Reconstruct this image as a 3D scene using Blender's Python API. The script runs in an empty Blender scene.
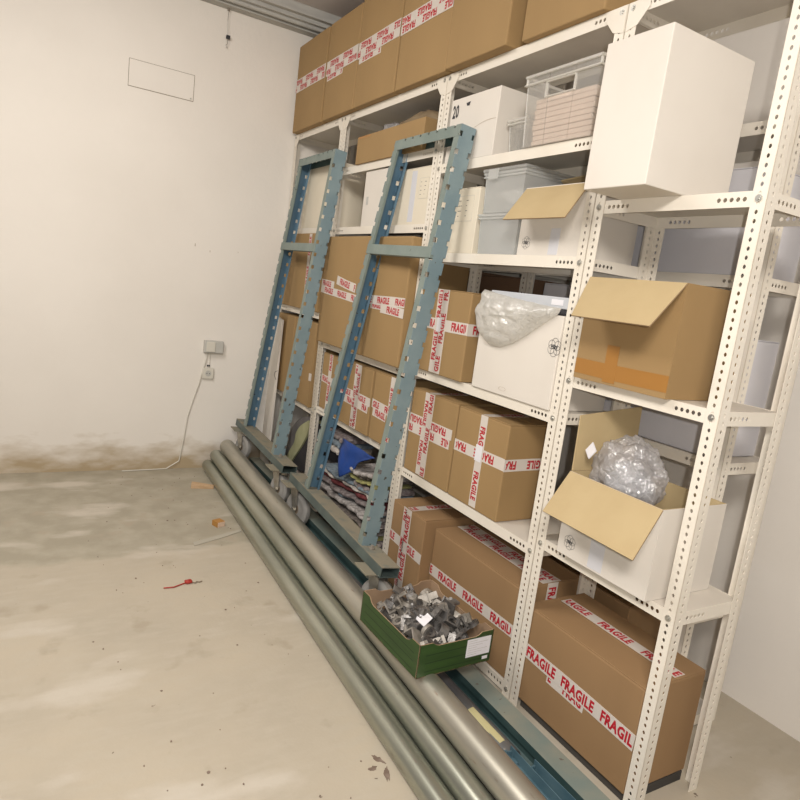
import bpy, bmesh, math, random
from mathutils import Vector, Matrix, noise
random.seed(7)
SC = bpy.context.scene
COL = SC.collection
PI = math.pi

# ------------------------------------------------------------------ camera
cam_d = bpy.data.cameras.new('camera')
cam = bpy.data.objects.new('camera', cam_d)
COL.objects.link(cam)
right = Vector((0.86165228, -0.49153608, 0.12628397))
down = Vector((0.02253659, -0.21153039, -0.97711156))
fwd = Vector((0.50699848, 0.84477641, -0.1711881))
m = Matrix(((right.x, -down.x, -fwd.x, 0), (right.y, -down.y, -fwd.y, 0), (right.z, -down.z, -fwd.z, 1.513), (0, 0, 0, 1)))
cam.matrix_world = m
cam_d.sensor_width = 36
cam_d.lens = 636.91 / 800 * 36
cam_d.clip_start = 0.02
SC.camera = cam

# ------------------------------------------------------------------ light
SC.view_settings.view_transform = 'Standard'
SC.view_settings.look = 'None'
SC.view_settings.exposure = 0.06
SC.view_settings.gamma = 1
W = bpy.data.worlds.new('world'); SC.world = W; W.use_nodes = True
bg = W.node_tree.nodes['Background']
bg.inputs[0].default_value = (1.0, 0.95, 0.90, 1); bg.inputs[1].default_value = 0.15

def area(name, loc, target, sx, sy, power, col):
    d = bpy.data.lights.new(name, 'AREA'); d.shape = 'RECTANGLE'; d.size = sx; d.size_y = sy
    d.energy = power; d.color = col
    o = bpy.data.objects.new(name, d); COL.objects.link(o); o.location = loc
    o.rotation_euler = (Vector(target) - Vector(loc)).to_track_quat('-Z', 'Y').to_euler()
    return o
area('ceiling_tube_light', (-0.55, 2.5, 3.12), (-0.1, 3.0, 0), 0.3, 1.6, 55, (1.0, 0.95, 0.895))
area('ceiling_tube_light_rear', (-0.7, -0.8, 3.0), (1.4, 2.2, 1.0), 0.9, 0.5, 88, (1.0, 0.95, 0.895))
fl = bpy.data.lights.new('phone_flash', 'SPOT'); fl.energy = 60; fl.shadow_soft_size = 0.012; fl.color = (1.0, 0.96, 0.92)
fl.spot_size = math.radians(110); fl.spot_blend = 0.6
flo = bpy.data.objects.new('phone_flash', fl); COL.objects.link(flo)
flo.location = Vector((0, 0, 1.513)) + right * 0.07 - down * 0.03
flo.rotation_euler = fwd.to_track_quat('-Z', 'Y').to_euler()

# ------------------------------------------------------------------ materials
def nt(name):
    mt = bpy.data.materials.new(name); mt.use_nodes = True
    t = mt.node_tree; b = t.nodes['Principled BSDF']
    return mt, t, b
def mat(name, c, rough=0.6, metal=0.0, c2=None, scale=8.0, thr=(0.4, 0.65), bump=0.0, bscale=60, detail=5, stretch=None, spots=None, spot_scale=40, spot_thr=(0.66, 0.7), alpha=None, spec=None):
    mt, t, b = nt(name)
    b.inputs['Roughness'].default_value = rough; b.inputs['Metallic'].default_value = metal
    b.inputs['Base Color'].default_value = (*c, 1)
    if spec is not None: b.inputs['Specular IOR Level'].default_value = spec
    tc = t.nodes.new('ShaderNodeTexCoord'); src = tc.outputs['Object']
    if stretch:
        mp = t.nodes.new('ShaderNodeMapping'); mp.inputs['Scale'].default_value = stretch
        t.links.new(src, mp.inputs[0]); src = mp.outputs[0]
    last = None
    if c2:
        n = t.nodes.new('ShaderNodeTexNoise'); n.inputs['Scale'].default_value = scale; n.inputs['Detail'].default_value = detail
        r = t.nodes.new('ShaderNodeMapRange'); r.inputs[1].default_value = thr[0]; r.inputs[2].default_value = thr[1]
        mx = t.nodes.new('ShaderNodeMix'); mx.data_type = 'RGBA'
        mx.inputs[6].default_value = (*c, 1); mx.inputs[7].default_value = (*c2, 1)
        t.links.new(src, n.inputs[0]); t.links.new(n.outputs[0], r.inputs[0]); t.links.new(r.outputs[0], mx.inputs[0])
        last = mx.outputs[2]; t.links.new(last, b.inputs['Base Color'])
    if spots:
        n = t.nodes.new('ShaderNodeTexNoise'); n.inputs['Scale'].default_value = spot_scale; n.inputs['Detail'].default_value = 3
        r = t.nodes.new('ShaderNodeMapRange'); r.inputs[1].default_value = spot_thr[0]; r.inputs[2].default_value = spot_thr[1]
        mx = t.nodes.new('ShaderNodeMix'); mx.data_type = 'RGBA'
        if last: t.links.new(last, mx.inputs[6])
        else: mx.inputs[6].default_value = (*c, 1)
        mx.inputs[7].default_value = (*spots, 1)
        t.links.new(src, n.inputs[0]); t.links.new(n.outputs[0], r.inputs[0]); t.links.new(r.outputs[0], mx.inputs[0])
        t.links.new(mx.outputs[2], b.inputs['Base Color'])
    if bump:
        n = t.nodes.new('ShaderNodeTexNoise'); n.inputs['Scale'].default_value = bscale; n.inputs['Detail'].default_value = 4
        bp = t.nodes.new('ShaderNodeBump'); bp.inputs['Strength'].default_value = bump; bp.inputs['Distance'].default_value = 0.01
        t.links.new(src, n.inputs[0]); t.links.new(n.outputs[0], bp.inputs['Height']); t.links.new(bp.outputs[0], b.inputs['Normal'])
    return mt
def clear(name, c, tr=0.5, rough=0.25, bump=0):
    """see-through plastic: mix of transparent, translucent-ish diffuse and a glossy coat"""
    mt = bpy.data.materials.new(name); mt.use_nodes = True; t = mt.node_tree
    t.nodes.clear(); out = t.nodes.new('ShaderNodeOutputMaterial')
    tp = t.nodes.new('ShaderNodeBsdfTransparent'); tp.inputs[0].default_value = (0.97, 0.97, 0.96, 1)
    df = t.nodes.new('ShaderNodeBsdfDiffuse'); df.inputs[0].default_value = (*c, 1)
    tl = t.nodes.new('ShaderNodeBsdfTranslucent'); tl.inputs[0].default_value = (*c, 1)
    gl = t.nodes.new('ShaderNodeBsdfGlossy'); gl.inputs['Roughness'].default_value = rough
    m0 = t.nodes.new('ShaderNodeMixShader'); m0.inputs[0].default_value = 0.4
    m1 = t.nodes.new('ShaderNodeMixShader'); m1.inputs[0].default_value = 1 - tr
    m2 = t.nodes.new('ShaderNodeMixShader')
    t.links.new(df.outputs[0], m0.inputs[1]); t.links.new(tl.outputs[0], m0.inputs[2])
    t.links.new(tp.outputs[0], m1.inputs[1]); t.links.new(m0.outputs[0], m1.inputs[2])
    m2.inputs[0].default_value = 0.09; t.links.new(m1.outputs[0], m2.inputs[1]); t.links.new(gl.outputs[0], m2.inputs[2])
    t.links.new(m2.outputs[0], out.inputs[0])
    if bump:
        tc = t.nodes.new('ShaderNodeTexCoord'); n = t.nodes.new('ShaderNodeTexNoise'); n.inputs['Scale'].default_value = 34; n.inputs['Detail'].default_value = 3; n.inputs['Distortion'].default_value = 1.2
        bp = t.nodes.new('ShaderNodeBump'); bp.inputs['Strength'].default_value = bump; bp.inputs['Distance'].default_value = 0.02
        t.links.new(tc.outputs['Object'], n.inputs[0]); t.links.new(n.outputs[0], bp.inputs['Height'])
        for x in (df, tl, gl): t.links.new(bp.outputs[0], x.inputs['Normal'])
        m2.inputs[0].default_value = 0.2
    return mt

M = {}
M['wall'] = mat('wall_plaster', (0.80, 0.755, 0.69), 0.9, c2=(0.765, 0.72, 0.655), scale=1.3, bump=0.12, bscale=30)
M['ceil'] = mat('ceiling_paint', (0.66, 0.60, 0.57), 0.9, c2=(0.62, 0.57, 0.54), scale=2)
M['beam'] = mat('ceiling_beam_paint', (0.50, 0.49, 0.45), 0.7, c2=(0.43, 0.42, 0.39), scale=6, stretch=(1, 6, 6))
M['enamel'] = mat('cream_enamel', (0.80, 0.745, 0.65), 0.42, c2=(0.76, 0.70, 0.60), scale=5)
M['deck'] = mat('cream_enamel_deck', (0.70, 0.65, 0.57), 0.5, c2=(0.64, 0.59, 0.52), scale=5)
M['bolt'] = mat('zinc_bolt', (0.52, 0.51, 0.47), 0.35, 0.8)
M['card'] = mat('cardboard', (0.345, 0.220, 0.094), 0.8, c2=(0.315, 0.20, 0.085), scale=3, stretch=(1, 1, 0.3), bump=0.06, bscale=14)
M['card2'] = mat('cardboard_brown', (0.31, 0.187, 0.088), 0.8, c2=(0.285, 0.171, 0.080), scale=4, stretch=(1, 1, 0.3), bump=0.06, bscale=14)
M['card_in'] = mat('cardboard_inside', (0.50, 0.385, 0.21), 0.85, c2=(0.47, 0.355, 0.19), scale=6, bump=0.05)
M['card_edge'] = mat('cardboard_cut_edge', (0.30, 0.20, 0.11), 0.9)
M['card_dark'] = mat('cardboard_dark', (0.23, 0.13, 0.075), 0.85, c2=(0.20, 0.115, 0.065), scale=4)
M['orange_tape'] = mat('brown_packing_tape', (0.36, 0.17, 0.04), 0.35)
M['wcard'] = mat('white_cardboard', (0.72, 0.67, 0.60), 0.65, c2=(0.69, 0.64, 0.57), scale=4, bump=0.04, bscale=12)
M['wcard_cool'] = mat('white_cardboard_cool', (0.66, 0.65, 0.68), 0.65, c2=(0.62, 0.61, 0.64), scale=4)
M['cream_box'] = mat('cream_cardboard', (0.74, 0.67, 0.54), 0.65, c2=(0.70, 0.63, 0.50), scale=4)
M['tape'] = mat('white_tape', (0.66, 0.60, 0.54), 0.3)
M['tapeclear'] = mat('clear_tape', (0.66, 0.66, 0.69), 0.25)
M['red'] = mat('red_print', (0.47, 0.016, 0.028), 0.45)
M['ink'] = mat('black_print', (0.03, 0.03, 0.035), 0.6)
M['paper'] = mat('white_paper', (0.78, 0.77, 0.80), 0.6)
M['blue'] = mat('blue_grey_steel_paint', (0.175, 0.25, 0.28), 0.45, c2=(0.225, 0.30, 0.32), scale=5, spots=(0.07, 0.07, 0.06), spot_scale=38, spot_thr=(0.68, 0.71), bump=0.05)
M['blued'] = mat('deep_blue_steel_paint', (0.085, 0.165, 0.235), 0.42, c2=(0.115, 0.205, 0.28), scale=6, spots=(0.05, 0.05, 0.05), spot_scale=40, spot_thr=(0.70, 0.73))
M['greygreen'] = mat('grey_green_steel_paint', (0.18, 0.225, 0.205), 0.5, c2=(0.22, 0.265, 0.24), scale=7, spots=(0.08, 0.08, 0.07), spot_scale=45, spot_thr=(0.70, 0.73))
M['beamgreen'] = mat('beam_green_paint', (0.075, 0.10, 0.095), 0.5, c2=(0.105, 0.135, 0.122), scale=9)
M['dusty'] = mat('dusty_painted_steel', (0.25, 0.225, 0.165), 0.85, c2=(0.15, 0.17, 0.15), scale=9, thr=(0.5, 0.7), spots=(0.08, 0.07, 0.06), spot_scale=50, spot_thr=(0.70, 0.72))
M['pinkdust'] = mat('brown_dusty_steel', (0.20, 0.15, 0.115), 0.8, c2=(0.13, 0.11, 0.09), scale=10)
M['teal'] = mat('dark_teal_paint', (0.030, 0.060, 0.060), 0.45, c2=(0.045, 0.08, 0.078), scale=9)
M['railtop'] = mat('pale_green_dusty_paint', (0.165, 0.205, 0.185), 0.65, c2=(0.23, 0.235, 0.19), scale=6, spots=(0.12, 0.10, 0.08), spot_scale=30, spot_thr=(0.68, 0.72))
M['pipe'] = mat('galvanised_pipe', (0.44, 0.45, 0.38), 0.32, 0.85, c2=(0.35, 0.365, 0.31), scale=3, stretch=(6, 0.8, 6), spots=(0.38, 0.34, 0.29), spot_scale=14, spot_thr=(0.68, 0.74))
M['pipe2'] = mat('warm_galvanised_pipe', (0.50, 0.475, 0.405), 0.42, 0.8, c2=(0.40, 0.385, 0.33), scale=3, stretch=(6, 0.8, 6), spots=(0.33, 0.25, 0.2), spot_scale=12, spot_thr=(0.66, 0.74))
M['pipedark'] = mat('dull_dark_pipe', (0.18, 0.18, 0.175), 0.5, 0.5, c2=(0.13, 0.13, 0.135), scale=6, spots=(0.30, 0.27, 0.24), spot_scale=16)
M['yellowtape'] = mat('pale_yellow_tape', (0.50, 0.45, 0.24), 0.25)
M['steelblue'] = mat('blue_channel_paint', (0.055, 0.11, 0.14), 0.3, c2=(0.085, 0.15, 0.18), scale=10)
M['zinc'] = mat('zinc_plate', (0.42, 0.40, 0.35), 0.38, 0.7, c2=(0.32, 0.29, 0.24), scale=25)
M['wheel'] = mat('grey_wheel_rubber', (0.33, 0.315, 0.29), 0.6, c2=(0.26, 0.25, 0.235), scale=14)
M['hub'] = mat('worn_hub', (0.22, 0.17, 0.12), 0.6)
M['green'] = mat('green_printed_card', (0.030, 0.072, 0.014), 0.5, c2=(0.022, 0.054, 0.011), scale=5, stretch=(1, 1, 6))
M['greenline'] = mat('dark_green_print', (0.014, 0.036, 0.009), 0.55)
M['card_raw'] = mat('raw_brown_card', (0.35, 0.235, 0.145), 0.85, c2=(0.29, 0.19, 0.115), scale=8)
M['alloy'] = mat('cast_alloy', (0.24, 0.23, 0.22), 0.42, 0.6, c2=(0.11, 0.10, 0.09), scale=28, spots=(0.10, 0.09, 0.09), spot_scale=45, spot_thr=(0.6, 0.7), bump=0.2, bscale=120)
M['alloy2'] = mat('pale_alloy', (0.36, 0.33, 0.29), 0.5, 0.35, c2=(0.20, 0.18, 0.15), scale=25)
M['wood'] = mat('pale_wood', (0.55, 0.38, 0.23), 0.8, c2=(0.47, 0.31, 0.17), scale=10, stretch=(1, 8, 8))
M['wood2'] = mat('orange_wood', (0.42, 0.21, 0.05), 0.7, c2=(0.35, 0.16, 0.04), scale=10)
M['woodend'] = mat('pale_wood_end', (0.66, 0.49, 0.37), 0.8)
M['redp'] = mat('red_plastic', (0.36, 0.03, 0.02), 0.5)
M['white'] = mat('white_plastic', (0.66, 0.63, 0.55), 0.4)
M['grey_pl'] = mat('grey_plastic', (0.50, 0.49, 0.45), 0.45)
M['dark'] = mat('dark_plastic', (0.03, 0.03, 0.035), 0.5)
M['crate'] = clear('crate_plastic', (0.92, 0.90, 0.86), 0.84, 0.3)
M['craterim'] = clear('crate_rim_plastic', (0.90, 0.88, 0.83), 0.45, 0.3)
M['bin'] = clear('bin_plastic', (0.95, 0.96, 0.95), 0.70, 0.25)
M['bag'] = clear('bubble_film', (0.98, 0.96, 0.91), 0.32, 0.16, bump=0.55)
M['bag2'] = clear('plastic_film', (0.86, 0.84, 0.86), 0.58, 0.12, bump=0.8)
M['pink'] = mat('pink_paper_stack', (0.76, 0.60, 0.50), 0.8, c2=(0.68, 0.52, 0.43), scale=60, stretch=(1, 1, 20))
M['lidgrey'] = mat('pale_grey_lid', (0.52, 0.54, 0.57), 0.5)
M['tarp'] = mat('blue_tarpaulin', (0.012, 0.055, 0.26), 0.5, c2=(0.010, 0.045, 0.21), scale=5)
M['brownpaper'] = mat('brown_wrap', (0.22, 0.16, 0.09), 0.8, c2=(0.16, 0.11, 0.06), scale=12)

# floor: pale worn concrete with a greyer band near the far wall, specks, stains
def floor_mat():
    mt, t, b = nt('worn_concrete_floor')
    b.inputs['Roughness'].default_value = 0.75
    tc = t.nodes.new('ShaderNodeTexCoord'); src = tc.outputs['Object']
    def noise_(sc, det=5, st=None):
        s = src
        if st:
            mp = t.nodes.new('ShaderNodeMapping'); mp.inputs['Scale'].default_value = st
            t.links.new(src, mp.inputs[0]); s = mp.outputs[0]
        n = t.nodes.new('ShaderNodeTexNoise'); n.inputs['Scale'].default_value = sc; n.inputs['Detail'].default_value = det
        t.links.new(s, n.inputs[0]); return n.outputs[0]
    def rng(o, a, c):
        r = t.nodes.new('ShaderNodeMapRange'); r.inputs[1].default_value = a; r.inputs[2].default_value = c
        t.links.new(o, r.inputs[0]); return r.outputs[0]
    def mix(f, a, c):
        mx = t.nodes.new('ShaderNodeMix'); mx.data_type = 'RGBA'
        t.links.new(f, mx.inputs[0])
        for i, v in ((6, a), (7, c)):
            if isinstance(v, tuple): mx.inputs[i].default_value = (*v, 1)
            else: t.links.new(v, mx.inputs[i])
        return mx.outputs[2]
    base = mix(rng(noise_(2.2, 6), 0.35, 0.65), (0.48, 0.42, 0.325), (0.43, 0.38, 0.30))
    base = mix(rng(noise_(9, 6, (1, 3, 1)), 0.45, 0.75), base, (0.47, 0.42, 0.335))
    # grey band: y > 3.3 with a wavy border
    sep = t.nodes.new('ShaderNodeSeparateXYZ'); t.links.new(src, sep.inputs[0])
    ma = t.nodes.new('ShaderNodeMath'); ma.operation = 'MULTIPLY_ADD'; ma.inputs[1].default_value = 0.35; 
    t.links.new(noise_(3, 4), ma.inputs[0]); t.links.new(sep.outputs[1], ma.inputs[2])
    base = mix(rng(ma.outputs[0], 3.42, 3.47), base, mix(rng(noise_(7, 5), 0.4, 0.65), (0.35, 0.315, 0.24), (0.42, 0.38, 0.30)))
    base = mix(rng(noise_(26, 3), 0.74, 0.76), base, (0.16, 0.12, 0.09))
    base = mix(rng(noise_(5.5, 8), 0.60, 0.70), base, (0.39, 0.335, 0.255))
    base = mix(rng(noise_(1.6, 8, (1, 2.2, 1)), 0.57, 0.66), base, (0.53, 0.48, 0.40))
    t.links.new(base, b.inputs['Base Color'])
    bp = t.nodes.new('ShaderNodeBump'); bp.inputs['Strength'].default_value = 0.15; bp.inputs['Distance'].default_value = 0.01
    t.links.new(noise_(35, 5), bp.inputs['Height']); t.links.new(bp.outputs[0], b.inputs['Normal'])
    return mt
M['floor'] = floor_mat()
M['gap_shade'] = mat('gap_shade_dark', (0.05, 0.045, 0.04), 0.8)

# ------------------------------------------------------------------ mesh helpers
class MB:
    def __init__(s): s.v = []; s.f = []; s.mi = []
    def add(s, vs, fs, mi=0):
        o = len(s.v); s.v += [tuple(p) for p in vs]
        for f in fs: s.f.append([i + o for i in f]); s.mi.append(mi)
    def box(s, x0, x1, y0, y1, z0, z1, mi=0, mx=None, top=None):
        vs = [Vector((x, y, z)) for x in (x0, x1) for y in (y0, y1) for z in (z0, z1)]
        if mx: vs = [mx @ p for p in vs]
        fs = [(0, 1, 3, 2), (4, 6, 7, 5), (0, 4, 5, 1), (2, 3, 7, 6), (0, 2, 6, 4)]
        s.add(vs, fs, mi); o = len(s.v) - 8
        s.f.append([o + 1, o + 5, o + 7, o + 3]); s.mi.append(mi if top is None else top)
    def prism(s, pts, d, mi=0):
        """planar polygon (3D points) extruded by vector d"""
        n = len(pts); d = Vector(d); a = [Vector(p) for p in pts]; b = [p + d for p in a]
        s.add(a + b, [list(range(n))[::-1], list(range(n, 2 * n))] + [(i, (i + 1) % n, n + (i + 1) % n, n + i) for i in range(n)], mi)
    def cyl(s, p0, p1, r, n=20, mi=0, r2=None, cap=True):
        p0 = Vector(p0); p1 = Vector(p1); r2 = r if r2 is None else r2
        q = (p1 - p0).to_track_quat('Z', 'Y').to_matrix()
        a = [p0 + q @ Vector((r * math.cos(2 * PI * i / n), r * math.sin(2 * PI * i / n), 0)) for i in range(n)]
        b = [p1 + q @ Vector((r2 * math.cos(2 * PI * i / n), r2 * math.sin(2 * PI * i / n), 0)) for i in range(n)]
        fs = [(i, (i + 1) % n, n + (i + 1) % n, n + i) for i in range(n)]
        if cap: fs += [list(range(n))[::-1], list(range(n, 2 * n))]
        s.add(a + b, fs, mi)
    def tube(s, p0, p1, r, ri, n=28, mi=0):
        p0 = Vector(p0); p1 = Vector(p1); q = (p1 - p0).to_track_quat('Z', 'Y').to_matrix()
        R = []
        for p, rr in ((p0, r), (p1, r), (p1, ri), (p0, ri)):
            R.append([p + q @ Vector((rr * math.cos(2 * PI * i / n), rr * math.sin(2 * PI * i / n), 0)) for i in range(n)])
        fs = [(k * n + i, k * n + (i + 1) % n, ((k + 1) % 4) * n + (i + 1) % n, ((k + 1) % 4) * n + i) for k in range(4) for i in range(n)]
        s.add(sum(R, []), fs, mi)
    def path(s, pts, r, n=8, mi=0):
        for a, b in zip(pts[:-1], pts[1:]): s.cyl(a, b, r, n, mi)
    def holed(s, O, U, V, N, L, Wd, th, holes, mi=0):
        """plate at O, length L along U, width Wd along V, thickness th along N; holes = (u, v, hu, hv), one per cell, sorted by u"""
        O, U, V, N = Vector(O), Vector(U), Vector(V), Vector(N)
        P = lambda u, v, w: O + U * u + V * v + N * w
        cuts = [0.0]
        for i in range(len(holes) - 1): cuts.append((holes[i][0] + holes[i + 1][0]) / 2)
        if holes:
            first = max(0.0, holes[0][0] - 0.0095); last = min(L, holes[-1][0] + 0.0095)
            if first > 0.001:
                vs = [P(u, v, w) for u in (0, first) for v in (0, Wd) for w in (0, th)]
                s.add(vs, [(0, 1, 3, 2), (4, 6, 7, 5), (0, 4, 5, 1), (2, 3, 7, 6), (0, 2, 6, 4), (1, 5, 7, 3)], mi)
            if L - last > 0.001:
                vs = [P(u, v, w) for u in (last, L) for v in (0, Wd) for w in (0, th)]
                s.add(vs, [(0, 1, 3, 2), (4, 6, 7, 5), (0, 4, 5, 1), (2, 3, 7, 6), (0, 2, 6, 4), (1, 5, 7, 3)], mi)
            cuts[0] = first; cuts.append(last)
        else:
            vs = [P(u, v, w) for u in (0, L) for v in (0, Wd) for w in (0, th)]
            s.add(vs, [(0, 1, 3, 2), (4, 6, 7, 5), (0, 4, 5, 1), (2, 3, 7, 6), (0, 2, 6, 4), (1, 5, 7, 3)], mi); return
        for k, (hu, hv, a, b) in enumerate(holes):
            u0, u1 = cuts[k], cuts[k + 1]
            um = hu
            outer = [(u0, 0), (um, 0), (u1, 0), (u1, hv), (u1, Wd), (um, Wd), (u0, Wd), (u0, hv)]
            c = 0.62
            inner = [(hu - a * c, hv - b * c * 1.2), (hu, hv - b), (hu + a * c, hv - b * c * 1.2), (hu + a, hv), (hu + a * c, hv + b * c * 1.2), (hu, hv + b), (hu - a * c, hv + b * c * 1.2), (hu - a, hv)]
            vs = [P(u, v, 0) for u, v in outer] + [P(u, v, 0) for u, v in inner] + [P(u, v, th) for u, v in outer] + [P(u, v, th) for u, v in inner]
            fs = []
            for i in range(8):
                j = (i + 1) % 8
                fs += [(i, 8 + i, 8 + j, j), (16 + i, 16 + j, 24 + j, 24 + i), (8 + i, 24 + i, 24 + j, 8 + j)]
                if i in (0, 1, 4, 5): fs.append((i, j, 16 + j, 16 + i))
            s.add(vs, fs, mi)
    def mesh(s, name, mats, smooth=False):
        me = bpy.data.meshes.new(name); me.from_pydata(s.v, [], s.f)
        for mm in mats: me.materials.append(mm)
        me.polygons.foreach_set('material_index', s.mi)
        if smooth is not False:
            me.polygons.foreach_set('use_smooth', [True] * len(me.polygons))
            try: me.set_sharp_from_angle(angle=math.radians(smooth if smooth is not True else 40))
            except Exception: pass
        me.update()
        bm = bmesh.new(); bm.from_mesh(me); bmesh.ops.recalc_face_normals(bm, faces=bm.faces); bm.to_mesh(me); bm.free()
        return me
    def build(s, name, mats, parent=None, smooth=False, bevel=0, seg=2):
        if not isinstance(mats, (list, tuple)): mats = [mats]
        o = bpy.data.objects.new(name, s.mesh(name, mats, smooth)); COL.objects.link(o)
        if parent is not None: o.parent = parent
        if bevel:
            b = o.modifiers.new('bevel', 'BEVEL'); b.width = bevel; b.segments = seg; b.limit_method = 'ANGLE'; b.angle_limit = math.radians(50)
        return o
def tag(o, label=None, cat=None, group=None, kind=None):
    if label: o['label'] = label
    if cat: o['category'] = cat
    if group: o['group'] = group
    if kind: o['kind'] = kind
    return o
def root(name, loc, label, cat, rz=0, group=None):
    o = bpy.data.objects.new(name, None); o.empty_display_size = 0.05; COL.objects.link(o)
    o.location = loc; o.rotation_euler = (0, 0, rz)
    return tag(o, label, cat, group)

# ------------------------------------------------------------------ lettering
_gl = {}
def glyphs(text, bold=0.045, sx=0.7):
    k = (text, bold, sx)
    if k in _gl: return _gl[k]
    cu = bpy.data.curves.new('lettering', 'FONT'); cu.body = text; cu.size = 1.0; cu.offset = bold; cu.resolution_u = 2
    cu.space_character = 1.08
    ob = bpy.data.objects.new('lettering', cu); COL.objects.link(ob)
    dg = bpy.context.evaluated_depsgraph_get(); dg.update()
    me = bpy.data.meshes.new_from_object(ob.evaluated_get(dg))
    vs = [(v.co.x * sx, v.co.y) for v in me.vertices]; fs = [tuple(p.vertices) for p in me.polygons]
    bpy.data.objects.remove(ob); bpy.data.curves.remove(cu); bpy.data.meshes.remove(me)
    x0 = min(v[0] for v in vs); x1 = max(v[0] for v in vs); y0 = min(v[1] for v in vs); y1 = max(v[1] for v in vs)
    h = y1 - y0
    vs = [((x - x0) / h, (y - y0) / h) for x, y in vs]
    _gl[k] = (vs, fs, (x1 - x0) / h); return _gl[k]
FRAG = 'FRAGILE'

def tape(parent, face, a, b, base, width=0.05, phase=0.0, flip=False, lift=0.0008, pitch=0.195, words=True, matl='tape', letters=0.74, name='tape'):
    """strip on a box face from a to b.  face F: (y, z) on x=base facing -X; S: (x, z) on y=base facing -Y; T: (x, y) on z=base facing up.
    Coordinates are world, turned into the box's own frame through its root location."""
    n = {'F': Vector((-1, 0, 0)), 'S': Vector((0, -1, 0)), 'T': Vector((0, 0, 1))}[face]
    P = {'F': lambda q: Vector((base, q[0], q[1])), 'S': lambda q: Vector((q[0], base, q[1])), 'T': lambda q: Vector((q[0], q[1], base))}[face]
    A, B = P(a) - parent.location, P(b) - parent.location
    if flip: A, B = B, A
    L = (B - A).length; u = (B - A) / L; v = n.cross(u)
    mb = MB()
    o = A + n * lift
    w2 = width / 2
    segs = max(1, int(L / 0.12)); vs = []
    rr = random.Random(int(L * 1e5) + int(abs(base) * 1e4))
    pts = []
    for i in range(segs + 1):
        jit = rr.uniform(-0.0015, 0.0015)
        for sgn in (-1, 1): pts.append((i * L / segs, sgn * w2 + jit))
    vs = [o + u * x + v * y for x, y in pts] + [o + u * x + v * y - n * (lift * 0.9) for x, y in pts]
    m_ = 2 * (segs + 1); fs = []
    for i in range(segs):
        k = 2 * i; fs += [(k, k + 2, k + 3, k + 1), (k, m_ + k, m_ + k + 2, k + 2), (k + 1, k + 3, m_ + k + 3, m_ + k + 1)]
    fs += [(0, 1, m_ + 1, m_), (m_ - 2, 2 * m_ - 2, 2 * m_ - 1, m_ - 1)]
    mb.add(vs, fs, 0)
    if words:
        gv, gf, gw = glyphs(FRAG)
        h = width * letters; ww = 0.150 * (width / 0.055)
        sx = ww / gw
        x = -pitch + (phase % 1.0) * pitch
        while x < L:
            # clip whole glyph faces that fall outside the strip
            vv = [(x + gx * sx, (gy - 0.5) * h) for gx, gy in gv]
            ok = [i for i, f in enumerate(gf) if min(vv[j][0] for j in f) >= 0.001 and max(vv[j][0] for j in f) <= L - 0.001]
            if ok:
                mb.add([o + u * p + v * q + n * 0.0005 for p, q in vv], [gf[i] for i in ok], 1)
            x += pitch
    # keep winding of flat strips: build mesh directly without normal recalculation problems
    return mb.build(name, [M[matl], M['red']], parent)

def text_on(parent, face, pos, base, text, height, name='lettering', matl='ink', flip=False, sx=0.75, bold=0.01, lift=0.0012):
    n = {'F': Vector((-1, 0, 0)), 'S': Vector((0, -1, 0))}[face]
    u = {'F': Vector((0, -1, 0)), 'S': Vector((1, 0, 0))}[face]
    p = Vector((base, pos[0], pos[1])) if face == 'F' else Vector((pos[0], base, pos[1]))
    p = p - parent.location + n * lift
    if flip: u = -u
    v = n.cross(u)
    gv, gf, gw = glyphs(text, bold, sx)
    mb = MB(); mb.add([p + u * (x * height) + v * (y * height) for x, y in gv], gf, 0)
    return mb.build(name, [M[matl]], parent)

def ring(mb, c, u, v, n, r0, r1, k=24, mi=0, sq=1.0):
    vs = []
    for i in range(k):
        a = 2 * PI * i / k
        for r in (r0, r1): vs.append(c + u * (r * math.cos(a)) + v * (r * sq * math.sin(a)) + n * 0.0012)
    mb.add(vs, [(2 * i, 2 * i + 1, (2 * i + 3) % (2 * k), (2 * i + 2) % (2 * k)) for i in range(k)], mi)
def round_mark(parent, pos, base, r=0.033):
    """the flower-like round stamp with crossed ovals and the H2 lettering"""
    c = Vector((base, pos[0], pos[1])) - parent.location
    u = Vector((0, -1, 0)); v = Vector((0, 0, 1)); n = Vector((-1, 0, 0)); mb = MB()
    for k in range(6):
        a = k * PI / 3 + 0.5
        ring(mb, c + (u * math.cos(a) + v * math.sin(a)) * r * 0.52, u, v, n, r * 0.46, r * 0.50, 18)
    gv, gf, gw = glyphs('H2y', 0.03, 0.9); h = r * 0.62
    mb.add([c + n * 0.0016 + u * ((x - gw / 2) * h) + v * ((y - 0.5) * h) for x, y in gv], gf, 0)
    return mb.build('round_stamp', [M['ink']], parent)

# ------------------------------------------------------------------ setting
def struct(name, mb, mts): 
    o = mb.build(name, mts); o['kind'] = 'structure'; return o
b = MB(); b.box(-2.2, 2.7, -1.6, 4.8, -0.1, 0.0); struct('floor', b, M['floor'])
b = MB(); b.box(-2.2, 2.7, 4.7, 4.8, 0.0, 3.4); struct('wall_back', b, None or M['wall'])
b = MB(); b.box(2.6, 2.7, -1.6, 4.7, 0.0, 3.4); struct('wall_right', b, M['wall'])
b = MB(); b.box(-2.2, 2.7, -1.6, 4.8, 3.30, 3.4); struct('ceiling', b, M['ceil'])
b = MB()
b.box(-2.2, 2.6, 4.62, 4.70, 3.185, 3.30); b.box(-2.2, 2.6, 4.54, 4.62, 3.215, 3.30); b.box(-2.2, 2.6, 4.50, 4.54, 3.24, 3.30)
b.cyl((-2.2, 4.58, 3.205), (2.6, 4.58, 3.205), 0.014, 10)
struct('trim_1', b, M['beam'])
M['stain'] = mat('plaster_chip', (0.50, 0.44, 0.36), 0.9)
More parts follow.
